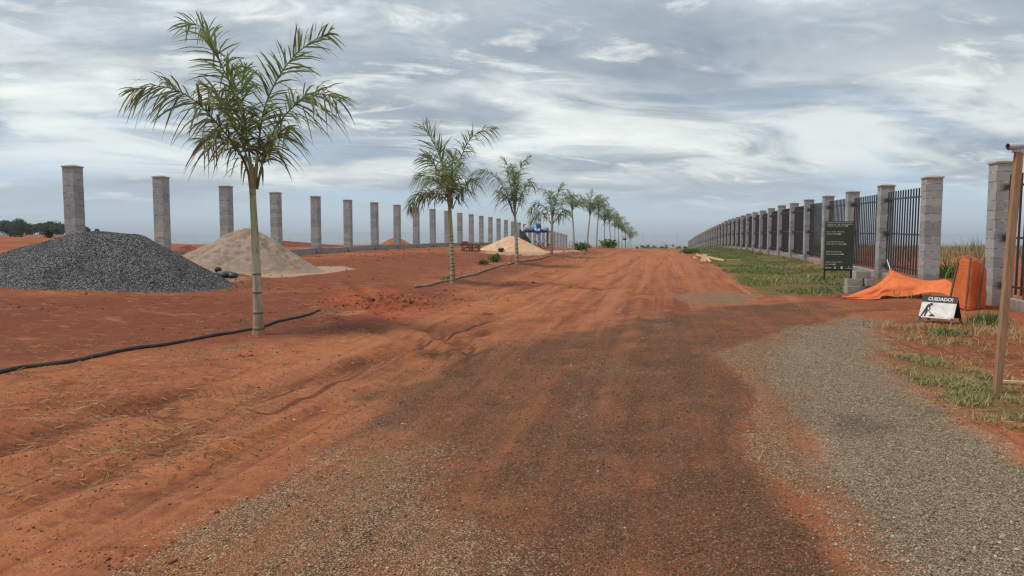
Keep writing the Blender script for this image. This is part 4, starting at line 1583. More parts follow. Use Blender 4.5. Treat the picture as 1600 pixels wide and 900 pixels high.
# ------------------------------------------------------------------ loose concrete blocks by the fence
p = ground_at(1341, 457)
zb = hgt(p[0], p[1]); uu = RT; ff = np.array([-math.sin(_th), math.cos(_th), 0])
blocks = [(-.14, 0, 0, 3, 'concrete block at the bottom left of the small stack by the orange net'),
          (.17, .03, 0, -6, 'concrete block at the bottom right of the small stack by the orange net'),
          (-.12, .02, .19, -4, 'middle concrete block of the small stack by the orange net'),
          (.22, .06, .19, 92, 'concrete block set crosswise in the small stack, beside the middle one'),
          (.09, .05, .38, 2, 'topmost concrete block of the small stack by the orange net')]
blk = None
for (u, f_, h_, rz, lab) in blocks:
    q = np.array(p) + uu * u + ff * f_
    if blk is None:
        b = MB(); b.box((0, 0, .0948), (.39, .19, .19), bev=.006)
        for s in (-1, 1): pass
        blk = o = b.build('concrete_block', simple('loose_block', (.38, .355, .32), (.27, .25, .225), 5, .93, .4, .01))
        tag(o, lab, 'concrete block', 'loose blocks stacked by the fence')
        b2 = MB()
        for s in (-1, 1): b2.box((s * .095, 0, .1905), (.14, .12, .002))
        b2.build('core_shade', M['dark'], o)  # flat black plates on a solid block, painted shade for the cores
    else:
        o = dup(blk, (0, 0, 0), None, lab)
    o.location = (q[0], q[1], zb + h_); o.rotation_euler = (0, 0, R(YAW + rz))

# ------------------------------------------------------------------ orange nets


def cloth(name, top_pts, bot_pts, nu, nv, folds, amp, seed, mat, parent=None, loc=None, gravity_sag=.0):
    T, B = curve(top_pts, 10), curve(bot_pts, 10)
    def res(C, n):
        s = np.concatenate([[0], np.cumsum(np.linalg.norm(np.diff(C, axis=0), axis=1))]); s /= s[-1]
        q = np.linspace(0, 1, n)
        return np.stack([np.interp(q, s, C[:, k_]) for k_ in range(3)], -1)
    T, B = res(T, nu), res(B, nu)
    v = np.linspace(0, 1, nv)[:, None, None]
    P = T[None] * (1 - v) + B[None] * v
    U, Vv = np.meshgrid(np.linspace(0, 1, nu), np.linspace(0, 1, nv))
    f = (fbm(U * folds[0], Vv * folds[1], seed, 4) - .5) * 2 * amp
    f += amp * .5 * np.sin(U * folds[0] * 1.7 + Vv * folds[1] * 2.4 + 3 * vnoise(U * 3, Vv * 2, seed + 4)) * np.sin(np.pi * Vv)
    P = P - f[..., None] * ff[None, None]
    P[..., 2] += f * .4 * np.sin(np.pi * Vv) - gravity_sag * np.sin(np.pi * Vv) * np.sin(np.pi * U)
    G = full_h(P[..., 0], P[..., 1])
    P[..., 2] = np.maximum(P[..., 2], G + .012)
    V3 = P.reshape(-1, 3)
    if loc is not None: V3 = V3 - np.array(loc)
    i = np.arange(nu * nv).reshape(nv, nu)
    F = np.stack([i[:-1, :-1], i[:-1, 1:], i[1:, 1:], i[1:, :-1]], -1).reshape(-1, 4)
    o = np_mesh(name, V3, F, mat, {'val': Vv.ravel()}, smooth=True, parent=parent)
    sm = o.modifiers.new('thickness', 'SOLIDIFY'); sm.thickness = .006
    return o


zn = depth_of(ground_at(1400, 466))
loc = ground_at(1400, 466); loc = (loc[0], loc[1], hgt(loc[0], loc[1]))
root = thing('orange_net', 'fallen orange barrier net slumped over the ground before the fence end pillar', 'barrier net', loc)


def pd(px, py, dz=0.0):
    return at_depth(px, py, zn + dz)


cloth('netting', [pd(1316, 462, .1), pd(1340, 457, .35), pd(1372, 444, .55), pd(1388, 430, .7), pd(1391, 421, .75), pd(1402, 426, .7), pd(1420, 433, .75), pd(1442, 438, .6), pd(1462, 438, .3), pd(1478, 437, -.2), pd(1489, 444, -.8)],
      [pd(1316, 465, -.1), pd(1335, 468, -.25), pd(1355, 469, -.3), pd(1372, 469, -.2), pd(1380, 462, 0), pd(1402, 464, .0), pd(1425, 462, -.1), pd(1445, 458, -.3), pd(1462, 457, -.6), pd(1478, 460, -1.2), pd(1489, 468, -1.7)],
      110, 34, (6, 5), .075, 51, M['net'], root, loc)
b = MB()
b.tube([tuple(pd(1391, 421, .75) - np.array(loc)), tuple(pd(1386, 406, 1.0) - np.array(loc))], .012, 6)
b.build('tie_rope', M['sign_white'], root)
b = MB()
b.tube([tuple(np.array(q) - np.array(loc)) for q in (pd(1322, 464, .0), pd(1310, 459, .4), pd(1296, 449, 1.4), pd(1286, 441, 2.4))], [.022, .018, .018, .014], 6)
b.build('end_pole', M['darkwood'], root)

zs_ = depth_of(ground_at(1512, 486))
loc = ground_at(1512, 486); loc = (loc[0], loc[1], hgt(loc[0], loc[1]))
root = thing('orange_net', 'folded orange barrier net standing on dark stakes against the nearest block pillar', 'barrier net', loc)


def ps(px, py, dz=0.0):
    return at_depth(px, py, zs_ + dz)


cloth('netting', [ps(1492, 432, .9), ps(1497, 413, .7), ps(1503, 404, .3), ps(1514, 406, .05), ps(1522, 406, .0), ps(1532, 411, .15), ps(1540, 418, .25), ps(1541, 420, .6)],
      [ps(1483, 465, .9), ps(1486, 470, .7), ps(1497, 480, .3), ps(1506, 484, .05), ps(1514, 486, .0), ps(1526, 483, .1), ps(1537, 481, .25), ps(1540, 478, .6)],
      60, 40, (4, 3), .035, 61, M['net'], root, loc)
for (x0, y0, x1, y1, dz) in ((1497, 410, 1484, 468, .55), (1517, 403, 1508, 488, -.06), (1538, 403, 1528, 486, .05)):
    b = MB(); b.bar(tuple(ps(x0, y0, dz) - np.array(loc)), tuple(ps(x1, y1, dz) - np.array(loc)), .03, .03); b.build('stake', M['darkwood'], root)

loc = (RX + .25, RY0 - 2.0, hgt(RX + .25, RY0 - 2.0))
root = thing('orange_net', 'strip of orange barrier net seen behind the nearest black railing panel', 'barrier net', loc)
cloth('netting', [(RX + .25, RY0 - .5, loc[2] + .82), (RX + .28, RY0 - 2, loc[2] + .80), (RX + .25, RY0 - 3.6, loc[2] + .84)],
      [(RX + .25, RY0 - .5, loc[2] + .10), (RX + .28, RY0 - 2, loc[2] + .10), (RX + .25, RY0 - 3.6, loc[2] + .12)], 50, 16, (8, 3), .03, 71, M['net'], root, loc)
b = MB(); b.bar((0, -1.55, -.1), (0, -1.55, .85), .03, .03); b.build('stake', M['darkwood'], root)
b = MB(); b.bar((0, 1.45, -.1), (0, 1.45, .85), .03, .03); b.build('stake', M['darkwood'], root)

# ------------------------------------------------------------------ sawhorse timbers at the road edge
p = ground_at(1100, 409)
zc = depth_of(p); zb = hgt(p[0], p[1])
root = thing('sawhorse', 'pile of new pale timber propped like a sawhorse on the grass edge', 'sawhorse', (p[0], p[1], zb), R(YAW))
s_ = zc / F_PX


def pw(dx, dy, dep=0):   # photo offsets from (1100,409) into local metres
    return ((dx) * s_, dep, max(.02, -dy * s_))


for (a, c_, w, t_, nm) in [((-6, 1, -.2), (1, -12, 0), .16, .05, 'leg'), ((-2, 1, -.25), (2, -12, .03), .14, .05, 'leg'), ((7, 3, -.3), (0, -10, .05), .12, .05, 'leg'),
                           ((-10, -11, .3), (30, -2.5, -.1), .12, .06, 'beam'), ((-14, -7, .4), (0, -5, .2), .09, .04, 'brace')]:
    b = MB(); b.bar(pw(*a), pw(*c_), w, t_, up=(0, -1, .4)); b.build(nm, M['palewood'], root)
p2 = ground_at(1130, 407)
b = MB(); z = hgt(p2[0], p2[1]) + .03
b.bar((p2[0] - .3, p2[1], z), (p2[0] + .8, p2[1] - .4, z), .1, .04)
tag(b.build('plank', M['palewood']), 'pale plank lying on the grass beside the sawhorse timbers', 'plank')

# ------------------------------------------------------------------ dark cloth bundle at the gravel heap's foot
p = ground_at(352, 433)
zb = hgt(p[0], p[1])


def lump(mb, c, r, seed, n=14, val=0.0):
    V, F = [], []
    for i in range(n + 1):
        th = math.pi * i / n
        for j in range(2 * n):
            ph = math.pi * j / n
            d = np.array([math.sin(th) * math.cos(ph), math.sin(th) * math.sin(ph), math.cos(th)])
            k_ = .75 + .5 * float(fbm(np.array([d[0] * 1.6 + d[2] * 1.1 + 7]), np.array([d[1] * 1.6 - d[2] + 3]), seed, 4)[0])
            V.append((c[0] + d[0] * r[0] * k_, c[1] + d[1] * r[1] * k_, c[2] + d[2] * r[2] * k_))
    for i in range(n):
        for j in range(2 * n):
            q = (j + 1) % (2 * n)
            F.append((i * 2 * n + j, (i + 1) * 2 * n + j, (i + 1) * 2 * n + q, i * 2 * n + q))
    mb.add(V, F, val)


root = thing('cloth_bundle', 'dark heap of discarded cloth and sacking where gravel meets sand', 'bundle', (p[0], p[1], zb), R(YAW))
b = MB(); lump(b, (0, 0, .12), (.26, .2, .10), 2); b.build('sack', M['tarp_green'], root, smooth=True)
b = MB(); lump(b, (.26, -.05, .07), (.15, .14, .10), 5); b.build('bag', M['tarp_black'], root, smooth=True)
b = MB(); lump(b, (-.26, .1, .24), (.10, .10, .09), 9); b.build('rag', M['rag_red'], root, smooth=True)

# ------------------------------------------------------------------ pallets and bricks, shelter, far building stuff
p = ground_at(735, 393)
zb = hgt(p[0], p[1]); zc = depth_of(p); s_ = zc / F_PX
pal = None
for (dx, dz, rz, lab) in ((-7, 0, 4, 'reddish wooden pallet crate under the bricks, left of the pale sand heap'), (8, 0, -8, 'reddish wooden pallet crate nearer the pale sand heap, without bricks')):
    q = np.array(p) + RT * dx * s_
    if pal is None:
        pal = root = thing('pallet_crate', lab, 'crate', (0, 0, 0), 0, 'wooden crates beside the pale sand heap')
        for (x, y) in ((-.24, -.24), (.24, -.24), (.24, .24), (-.24, .24)):
            b = MB(); b.box((x, y, .24), (.07, .07, .48)); b.build('post', M['darkwood'], root)
        for z in (.05, .25, .44):
            for y in (-.285, .285):
                b = MB(); b.box((0, y, z), (.62, .022, .085)); b.build('slat', M['darkwood'], root)
            for x in (-.285, .285):
                b = MB(); b.box((x, 0, z), (.022, .545, .085)); b.build('slat', M['darkwood'], root)
        b = MB(); b.bar((-.26, -.30, .08), (.26, -.30, .44), .02, .07, up=(0, 0, 1)); b.build('brace', M['darkwood'], root)
        b = MB(); b.box((0, 0, .085), (.5, .5, .025)); b.build('base', M['darkwood'], root)
    else:
        root = dup(pal, (0, 0, 0), None, lab)
    root.location = (q[0], q[1], zb + dz); root.rotation_euler = (0, 0, R(YAW + rz))
bk = None
rnd = random.Random(3)
q0 = np.array(p) + RT * -8.5 * s_
names = ['lowest clay brick', 'second clay brick', 'third clay brick', 'topmost clay brick']
for j in range(8):
    row, c_ = divmod(j, 4)
    lab = 'red clay brick stacked loosely on the left wooden crate'
    if bk is None:
        b = MB(); b.box((0, 0, .05), (.24, .12, .10), bev=.006); bk = o = b.build('clay_brick', M['brick'])
        tag(o, lab, 'brick', 'clay bricks on the left crate')
    else:
        o = bk.copy(); COL.objects.link(o)
    u = -.13 + .26 * (c_ % 2); f_ = -.07 + .14 * (c_ // 2)
    qq = q0 + RT * (u * (1 - .15 * row)) + ff * f_
    o.location = (qq[0], qq[1], zb + .485 + .102 * row); o.rotation_euler = (0, 0, R(YAW + rnd.uniform(-9, 9)))

zsx = 72.0
pb = at_depth(836, 389, zsx)
bz = hgt(pb[0], pb[1]); sc_ = zsx / F_PX
root = thing('tarp_shelter', 'makeshift shelter with a flat board roof and a black tarp hanging at one side', 'shelter', (pb[0], pb[1], bz), R(YAW))
rz_ = at_depth(836, 363, zsx)[2] - bz
for (x, y) in ((-1.15, -.7), (1.25, -.7), (-1.15, .8), (1.25, .8)):
    b = MB(); b.box((x, y, rz_ / 2 - .1), (.08, .08, rz_ + .1)); b.build('post', M['darkwood'], root)
b = MB(); b.box((.05, .05, rz_ + .04), (2.75, 1.8, .14)); b.build('roof', M['black_paint'], root)
b = MB()
nu, nv = 16, 14
V = []
for j in range(nv + 1):
    for i in range(nu + 1):
        u, v = i / nu, j / nv
        x = -1.55 + u * (.45 + 1.25 * v * (1 - .25 * v)); y = -.95 - .12 * math.sin(u * 9) * v - .25 * v
        V.append((x, y, (rz_ + .30 * (1 - u)) * (1 - v) + .05 * v + .05 * math.sin(u * 7)))
F = [(j * (nu + 1) + i, j * (nu + 1) + i + 1, (j + 1) * (nu + 1) + i + 1, (j + 1) * (nu + 1) + i) for j in range(nv) for i in range(nu)]
b.add(V, F)
tb = b.build('side_tarp', M['tarp_black'], root, smooth=True)
sm = tb.modifiers.new('thickness', 'SOLIDIFY'); sm.thickness = .015
for (name, lab, x, r_, m_, sd) in (('tarp_bundle', 'big pale grey bundle on the shelter roof beside the blue sheet', -.55, (.62, .5, .40), 'tarp_grey', 3),
                              ('tarp_bundle', 'smaller grey bundle on the shelter roof, at its far end', .85, (.5, .45, .30), 'tarp_grey', 6),
                              ('tarp_bundle', 'dark bundle in the middle of the shelter roof', .32, (.33, .4, .48), 'tarp_black', 8)):
    b = MB(); lump(b, (0, 0, r_[2] * .62), r_, sd, 12)
    q = np.array(pb) + RT * x
    o = b.build(name, M[m_], None, (q[0], q[1], bz + rz_ + .11), smooth=True)
    o.rotation_euler = (0, 0, R(YAW)); tag(o, lab, 'bundle')
b = MB()
V = []
nu, nv = 12, 18
for j in range(nv + 1):
    for i in range(nu + 1):
        u, v = i / nu - .5, j / nv
        yy = .3 - 1.25 * v if v < .8 else -.72
        zz = rz_ + .62 + .55 * math.exp(-((v - .25) / .2) ** 2) * (1 - abs(u)) - .5 * v + .07 * math.sin(u * 9 + v * 5)
        if v >= .8: zz = rz_ + .2 - (v - .8) * 2.2
        V.append((.02 + u * (.75 - .35 * v) + .45 * (v - .3), yy, zz))
F = [(j * (nu + 1) + i, j * (nu + 1) + i + 1, (j + 1) * (nu + 1) + i + 1, (j + 1) * (nu + 1) + i) for j in range(nv) for i in range(nu)]
b.add(V, F)
o = b.build('blue_sheet', M['tarp_blue'], None, (pb[0], pb[1], bz), smooth=True)
o.rotation_euler = (0, 0, R(YAW)); tag(o, 'crumpled blue plastic sheet thrown over the shelter roof', 'tarp')
sm = o.modifiers.new('thickness', 'SOLIDIFY'); sm.thickness = .01

# leaning scrap timbers before the shelter
pt = at_depth(850, 389, 64)
tz = hgt(pt[0], pt[1])
root = thing('timber_scraps', 'tangle of dark scrap timber leaning up in front of the shelter', 'timber', (pt[0], pt[1], tz), R(YAW))
rnd = random.Random(12)
for j in range(9):
    x = rnd.uniform(-1.0, 1.0); L = rnd.uniform(.6, 1.3); a = rnd.uniform(.25, 1.1) * rnd.choice((-1, 1))
    b = MB(); b.bar((x, rnd.uniform(-.4, .4), .02), (x + L * math.cos(a) * (1 if a > 0 else -1), rnd.uniform(-.3, .3), .05 + L * abs(math.sin(a))), .06, .05)
    b.build('stick', M['darkwood'], root)

# thin metal frame with a white sheet, and the pallet of grey blocks beyond it
pf = at_depth(896, 386, 88); fz = hgt(pf[0], pf[1])
root = thing('site_frame', 'thin metal frame with a white sheet at its foot, near the last pillars', 'frame', (pf[0], pf[1], fz), R(YAW))
for x in (-.48, .48):
    b = MB(); b.box((x, 0, .4), (.04, .04, .9)); b.build('upright', M['steel'], root)
b = MB(); b.box((0, 0, .83), (1.0, .04, .04)); b.build('top_bar', M['steel'], root)
b = MB(); b.box((-.05, .04, .22), (.8, .03, .28)); b.build('sheet', M['white_paint'], root)
pf = at_depth(914, 386, 92); fz = hgt(pf[0], pf[1])
root = thing('block_stack', 'cube shaped stack of grey blocks on a pallet behind the sixth palm', 'block stack', (pf[0], pf[1], fz), R(YAW))
b = MB(); b.box((0, 0, .06), (1.25, 1.0, .12)); b.build('pallet', M['darkwood'], root)
b = MB()
for r_ in range(3):
    for c_ in range(3):
        for d_ in range(2):
            if r_ == 2 and c_ == 2: continue
            b.box((-.41 + .405 * c_, -.22 + .44 * d_, .22 + .2 * r_), (.39, .42, .19), bev=.008)
b.build('blocks', M['beam'], root)
b = MB(); p = at_depth(977, 374, 118); g_ = hgt(p[0], p[1])
root = thing('road_sign', 'small dark sign plate on a thin pole among the farthest palms', 'sign', (p[0], p[1], g_), R(YAW))
b.box((0, 0, (p[2] - g_) / 2), (.06, .06, p[2] - g_ + .1)); b.build('pole', M['steel'], root)
b = MB(); b.box((-.1, -.05, p[2] - g_ + .05), (.55, .03, .28)); b.build('plate', M['black_paint'], root)

# ------------------------------------------------------------------ trees far off


def leaf_quads(P, size, rnd, flat=.3):
    n = len(P)
    a = rnd.normal(size=(n, 3)); a /= np.linalg.norm(a, axis=1, keepdims=True)
    c = rnd.normal(size=(n, 3)); c -= (c * a).sum(1, keepdims=True) * a; c /= np.linalg.norm(c, axis=1, keepdims=True)
    s = size[:, None]
    V = np.stack([P - a * s, P - c * s * .55, P + a * s, P + c * s * .55], 1)
    return V.reshape(-1, 3), np.arange(n * 4).reshape(n, 4)


def tree(label, x, y, z, H, Wd, seed, name='tree', nleaf=1600, group=None, leaf=.28, mat='treeleaf'):
    rnd = np.random.default_rng(seed)
    root = thing(name, label, 'tree', (x, y, z), 0, group)
    b = MB()
    th = H * .38
    b.tube([(0, 0, -.3), (.02 * H, 0, th * .5), (0, .01 * H, th)], [H * .035, H * .027, H * .02], 7)
    cl = []
    for j in range(9):
        a = 2 * math.pi * j / 9 + rnd.uniform(-.4, .4)
        rr = Wd * rnd.uniform(.12, .38); hz = H * rnd.uniform(.22, .80)
        c = np.array([rr * math.cos(a), rr * math.sin(a), hz]); cl.append((c, Wd * rnd.uniform(.19, .30)))
        b.tube([(0, 0, th * .85), tuple(c * np.array([.5, .5, 0]) + np.array([0, 0, (th + hz) / 2])), tuple(c)], [H * .014, H * .009, H * .004], 5)
    cl.append((np.array([0, 0, H * .84]), Wd * .22))
    b.build('trunk', M['bark'], root, smooth=True)
    P, vals = [], []
    for c, r in cl:
        n = nleaf // len(cl)
        d = rnd.normal(size=(n, 3)); d /= np.linalg.norm(d, axis=1, keepdims=True)
        q = c + d * (r * rnd.uniform(.35, 1.08, (n, 1))) * np.array([1, 1, .72])
        P.append(q); vals.append(np.clip(rnd.normal(.5, .22, n) + rnd.uniform(-.2, .2), 0, 1))
    P = np.concatenate(P); vals = np.concatenate(vals)
    V, F = leaf_quads(P, rnd.uniform(.6, 1.3, len(P)) * leaf, rnd)
    np_mesh('crown', V, F, M[mat], {'val': np.repeat(vals, 4)}, parent=root)
    return root


def tree_px(px, py_top, zc, w_px, label, seed, group, **kw):
    p = at_depth(px, 366, zc)
    g = float(base_h(p[0], p[1]))
    ztop = at_depth(px, py_top, zc)[2]
    tree(label, p[0], p[1], g, max(2.5, ztop - g), w_px * zc / F_PX, seed, group=group, **kw)


tl = [(-20, 350, 260, 40, 'dark round tree at the very left end of the distant tree line'),
      (8, 346, 270, 40, 'dark tree left of the tallest one on the distant left ridge'),
      (30, 343, 262, 36, 'tallest dark tree of the tree line on the left ridge'),
      (46, 352, 275, 30, 'low dark tree just right of the tallest tree on the left ridge'),
      (66, 350, 268, 28, 'dark tree in the middle right of the left ridge tree line'),
      (78, 348, 262, 34, 'broad dark tree near the leftmost pillar on the left ridge'),
      (96, 351, 270, 34, 'dark tree half behind the leftmost block pillar'),
      (134, 355, 300, 14, 'small dark tree between the leftmost pillar and the gravel heap top'),
      (151, 358, 330, 7, 'tiny dark tree above the gravel heap top')]
for j, (px, pt_, zc, w, lab) in enumerate(tl):
    tree_px(px, pt_, zc, w, lab, 700 + j, 'trees on the distant left ridge', nleaf=2200, leaf=.36)
tr = [(996, 384, 620, 12), (1004, 382, 640, 14), (1013, 381.5, 660, 14), (1022, 382.5, 640, 13), (1034, 383, 690, 12), (1041, 380, 700, 7), (1052, 380, 700, 8), (1062, 384, 560, 12), (1071, 384.5, 430, 12)]
trl = ['leftmost hazy tree beyond the road crest, next to the farthest palm', 'second hazy tree from the farthest palm beyond the crest', 'broad hazy tree left of the road vanishing point', 'hazy tree just right of the broad one beyond the crest',
       'low hazy tree left of the two slim trees beyond the crest', 'left one of two slim hazy trees beyond the road crest', 'right one of two slim hazy trees beyond the road crest', 'hazy bush tree left of the fence end', 'dark bush tree right beside the far fence end']
for j, (px, pt_, zc, w) in enumerate(tr):
    tree_px(px, pt_, zc, w, trl[j], 800 + j, 'hazy trees beyond the crest', nleaf=900, leaf=.7)

# the town far out on the plain, one pale mass in the haze
rnd = np.random.default_rng(5)
b = MB()
for j in range(420):
    a = R(rnd.uniform(-44, 4)); dist = rnd.uniform(5200, 8200)
    w, h = rnd.uniform(12, 40), rnd.uniform(8, 26) + (rnd.random() < .18) * rnd.uniform(20, 55)
    b.box((dist * math.sin(a), dist * math.cos(a), -70 + h / 2), (w, rnd.uniform(12, 40), h))
o = b.build('distant_town', M['town']); o['kind'] = 'stuff'
o['label'] = 'pale distant town lost in haze on the plain'; o['category'] = 'town'

# ------------------------------------------------------------------ grass, weeds, straw, stones


def blades(name, P, h, width, mat, vals, rnd, lean=.5, kind='stuff', parent=None, seg_bend=.6):
    n = len(P)
    az = rnd.uniform(0, 2 * math.pi, n)
    dx, dy = np.cos(az), np.sin(az)
    ln = rnd.uniform(.1, 1.0, n) * lean
    w = width * rnd.uniform(.7, 1.3, n)
    sx, sy = -dy, dx
    def at(t, k_):
        off = ln * h * (t ** 1.6)
        zz = h * t * np.sqrt(np.clip(1 - (ln * t * seg_bend) ** 2, .05, 1))
        c = np.stack([P[:, 0] + dx * off, P[:, 1] + dy * off, P[:, 2] + zz], -1)
        o = np.stack([sx * w * k_, sy * w * k_, np.zeros(n)], -1)
        return c - o, c + o
    a0, a1 = at(0, .5); b0, b1 = at(.55, .42); c0, _ = at(1.0, 0)
    V = np.stack([a0, a1, b1, b0, c0], 1).reshape(-1, 3)
    i = np.arange(n) * 5
    F4 = np.stack([i, i + 1, i + 2, i + 3], -1); F3 = np.stack([i + 3, i + 2, i + 4], -1)
    o = np_mesh(name, V, [F4, F3], mat, {'val': np.repeat(vals, 5)}, parent=parent)
    if kind: o['kind'] = kind
    return o


def scatter(poly_pts, n, rnd, soft=.3, clump=1.2, thr=.42):
    pts = np.array(poly_pts)
    lo, hi = pts.min(0), pts.max(0)
    X = rnd.uniform(lo[0], hi[0], n * 3); Y = rnd.uniform(lo[1], hi[1], n * 3)
    sd = poly_sd(X, Y, [tuple(p) for p in pts])
    cn = fbm(X * clump, Y * clump, 77, 3)
    keep = (sd + (rnd.random(len(X)) - .7) * soft > 0) & (cn > thr + rnd.uniform(-.08, .08, len(X)))
    X, Y = X[keep][:n], Y[keep][:n]
    return X, Y


rnd = np.random.default_rng(21)
strip = poly_w([(1078, 391), (1108, 399), (1122, 418), (1160, 446), (1200, 461), (1300, 462), (1360, 454), (1392, 444)]) + [(RX - .15, RY1 + .5), (RX - .15, RY1 + 40), (RX - .15, RY1 + 85)]
X, Y = scatter(strip, 70000, rnd, 1.2, .9, .455)
P = np.stack([X, Y, full_h(X, Y) - .01], -1)
cn = fbm(X * .8, Y * .8, 55, 3)
hh = (.025 + .07 * sst(cn, .35, .7)) * rnd.uniform(.6, 1.3, len(X)) * (1 + .012 * np.clip(Y - 20, 0, 60))
dryness = sst(fbm(X * .5, Y * .35, 91, 3), .52, .68)
vals = np.clip(rnd.uniform(.05, .62, len(X)) + .45 * dryness * (rnd.random(len(X)) < .7), 0, 1)
blades('grass', P, hh, .022 + .0006 * np.clip(Y - 18, 0, 50), M['grass'], vals, rnd, .9)

near = poly_w([(1372, 552), (1440, 556), (1520, 572), (1610, 600), (1700, 660), (1640, 690), (1540, 660), (1490, 635), (1415, 592)])
X, Y = scatter(near, 6500, rnd, .5, 2.2, .555)
P = np.stack([X, Y, full_h(X, Y) - .005], -1)
vals = np.where(rnd.random(len(X)) < .58, rnd.uniform(.78, 1, len(X)), rnd.uniform(.15, .66, len(X)))
blades('grass', P, rnd.uniform(.02, .085, len(X)), .008, M['grass'], vals, rnd, 2.2, seg_bend=.42)
bank = poly_w([(1330, 505), (1420, 500), (1540, 490), (1640, 520), (1700, 600), (1600, 590), (1480, 560), (1400, 548)])
X, Y = scatter(bank, 2600, rnd, .35, 1.9, .60)
P = np.stack([X, Y, full_h(X, Y) - .005], -1)
vals = np.where(rnd.random(len(X)) < .55, rnd.uniform(.8, 1, len(X)), rnd.uniform(.2, .66, len(X)))
blades('grass', P, rnd.uniform(.05, .16, len(X)), .010, M['grass'], vals, rnd, 2.0, seg_bend=.45)

# dry field beyond the fence
X = rnd.uniform(9.5, 95, 110000); Y = rnd.uniform(38, 150, 110000)
keep = (fbm(X * .12, Y * .12, 66, 3) > .36) & (X < Y * .95)
X, Y = X[keep], Y[keep]
P = np.stack([X, Y, full_h(X, Y)], -1)
blades('dry_grass', P, rnd.uniform(.18, .62, len(X)) * (.6 + .8 * fbm(X * .4, Y * .4, 8, 3)), .028, M['drygrass'], rnd.uniform(0, 1, len(X)), rnd, .5)


def tuft(name, label, px, py, n, h, spread, w, seed, cat='weed', mat='shrubleaf', lean=1.0, group=None):
    r_ = np.random.default_rng(seed)
    p = ground_at(px, py)
    z = hgt(p[0], p[1])
    P = np.stack([r_.normal(0, spread, n), r_.normal(0, spread, n), np.full(n, -.01)], -1)
    o = blades(name, P, r_.uniform(.4, 1.1, n) * h, w, M[mat], r_.uniform(.1, .9, n), r_, lean, kind=None)
    o.location = (p[0], p[1], z)
    return tag(o, label, cat, group)


tuft('weed', 'bushy green weed on the bare soil right of the caution sign', 1545, 508, 140, .28, .14, .025, 1)
tuft('weed', 'low sprawling weed in front of the caution sign', 1478, 523, 200, .12, .13, .022, 2, lean=1.8)
tuft('weed', 'tall green weed seen in the fence gap beside the end pillar', 1492, 434, 160, .75, .35, .05, 3)
tuft('weed', 'dry upright weed stalks in the field seen through the gap', 1532, 408, 60, 1.3, .5, .04, 4, mat='drygrass', lean=.6)
tuft('weed', 'green weed clump beside the second palm foot', 703, 437, 50, .22, .12, .025, 5)
tuft('weed', 'weed clump growing beside the fallen orange net', 1412, 465, 90, .2, .25, .025, 6)
tuft('weed', 'short weed at the foot of the wooden post', 1540, 618, 60, .09, .12, .010, 8, lean=1.6)
tuft('weed', 'large grass tuft on the gravel edge before the wooden post', 1522, 622, 80, .12, .10, .010, 9, mat='grass', lean=1.7)
tuft('weed', 'pale weed tuft against the black hose near the nearest palm', 380, 502, 40, .09, .10, .012, 10, lean=1.8)


def shrub(label, px, py, w, h, seed, n=520, leaf=.045, mat='shrubleaf'):
    r_ = np.random.default_rng(seed)
    p = ground_at(px, py); z = hgt(p[0], p[1])
    root = thing('shrub', label, 'shrub', (p[0], p[1], z), 0, 'small shrubs on the planting strip')
    b = MB()
    for j in range(6):
        a = j * 1.05; q = (w * .35 * math.cos(a), w * .35 * math.sin(a), h * .8)
        b.tube([(0, 0, -.03), (q[0] * .5, q[1] * .5, h * .45), q], [.014, .010, .005], 5)
    b.build('stem', M['bark'], root)
    d = r_.normal(size=(n, 3)); d /= np.linalg.norm(d, axis=1, keepdims=True)
    P = d * r_.uniform(.3, 1.0, (n, 1)) ** .6 * np.array([w / 2, w / 2, h * .5]) * (1 + .3 * r_.normal(size=(n, 1))) + np.array([0, 0, h * .5])
    P[:, 2] = np.maximum(P[:, 2], .02)
    V, F = leaf_quads(P, r_.uniform(.6, 1.4, n) * leaf, r_)
    np_mesh('foliage', V, F, M[mat], {'val': np.repeat(np.clip(r_.normal(.45, .25, n), 0, 1), 4)}, parent=root)


shrub('yellowish green shrub on red soil left of the third palm', 773, 409, .62, .40, 1)
shrub('low green shrub just in front of the yellowish shrub', 755, 413, .5, .20, 2, 350)
shrub('dark little shrub at the foot of the pale sand heap', 783, 394, .45, .28, 3, 300, mat='treeleaf')
shrub('dark green shrub between the fifth and sixth palms', 907, 391, 1.2, .55, 4, 600, .08)
shrub('yellow green shrub beside the eighth palm', 951, 387.6, 1.8, .8, 5, 500, .12)
shrub('round green shrub under the farthest palms', 969, 386.8, 1.9, .8, 6, 500, .12)
shrub('low shrub growing on the road edge before the far fence', 1078, 396, 1.2, .35, 7, 500, .07)
shrub('tiny dark bush on the distant red field left of the leftmost pillar', 77, 372, 1.0, .9, 8, 300, .12, 'treeleaf')
shrub('flat dark bush on the red field near the left edge', 25, 370.5, 2.0, .8, 9, 300, .15, 'treeleaf')

# straw and twigs, loose
rnd = np.random.default_rng(33)
spots = [(60, 600, 260, .7), (220, 590, 220, .9), (150, 640, 180, .6), (80, 690, 120, .7), (270, 690, 170, .35), (400, 690, 70, .3), (230, 720, 160, .4), (340, 640, 120, .6),
         (480, 560, 70, .6), (130, 545, 100, .6), (300, 500, 60, .9), (560, 520, 80, .5), (1500, 560, 260, .8), (1560, 640, 200, .5), (1440, 530, 120, .5), (90, 740, 80, .4)]
PX, PY = [], []
for (px, py, n, s) in spots:
    p = ground_at(px, py)
    PX.append(p[0] + rnd.normal(0, s, n)); PY.append(p[1] + rnd.normal(0, s, n))
X, Y = np.concatenate(PX), np.concatenate(PY)
n = len(X)
L_ = rnd.uniform(.012, .045, n) * np.where(rnd.random(n) < .06, 2.4, 1); az = rnd.uniform(0, 6.283, n)
dx, dy = np.cos(az) * L_, np.sin(az) * L_
w = rnd.uniform(.0016, .0032, n)
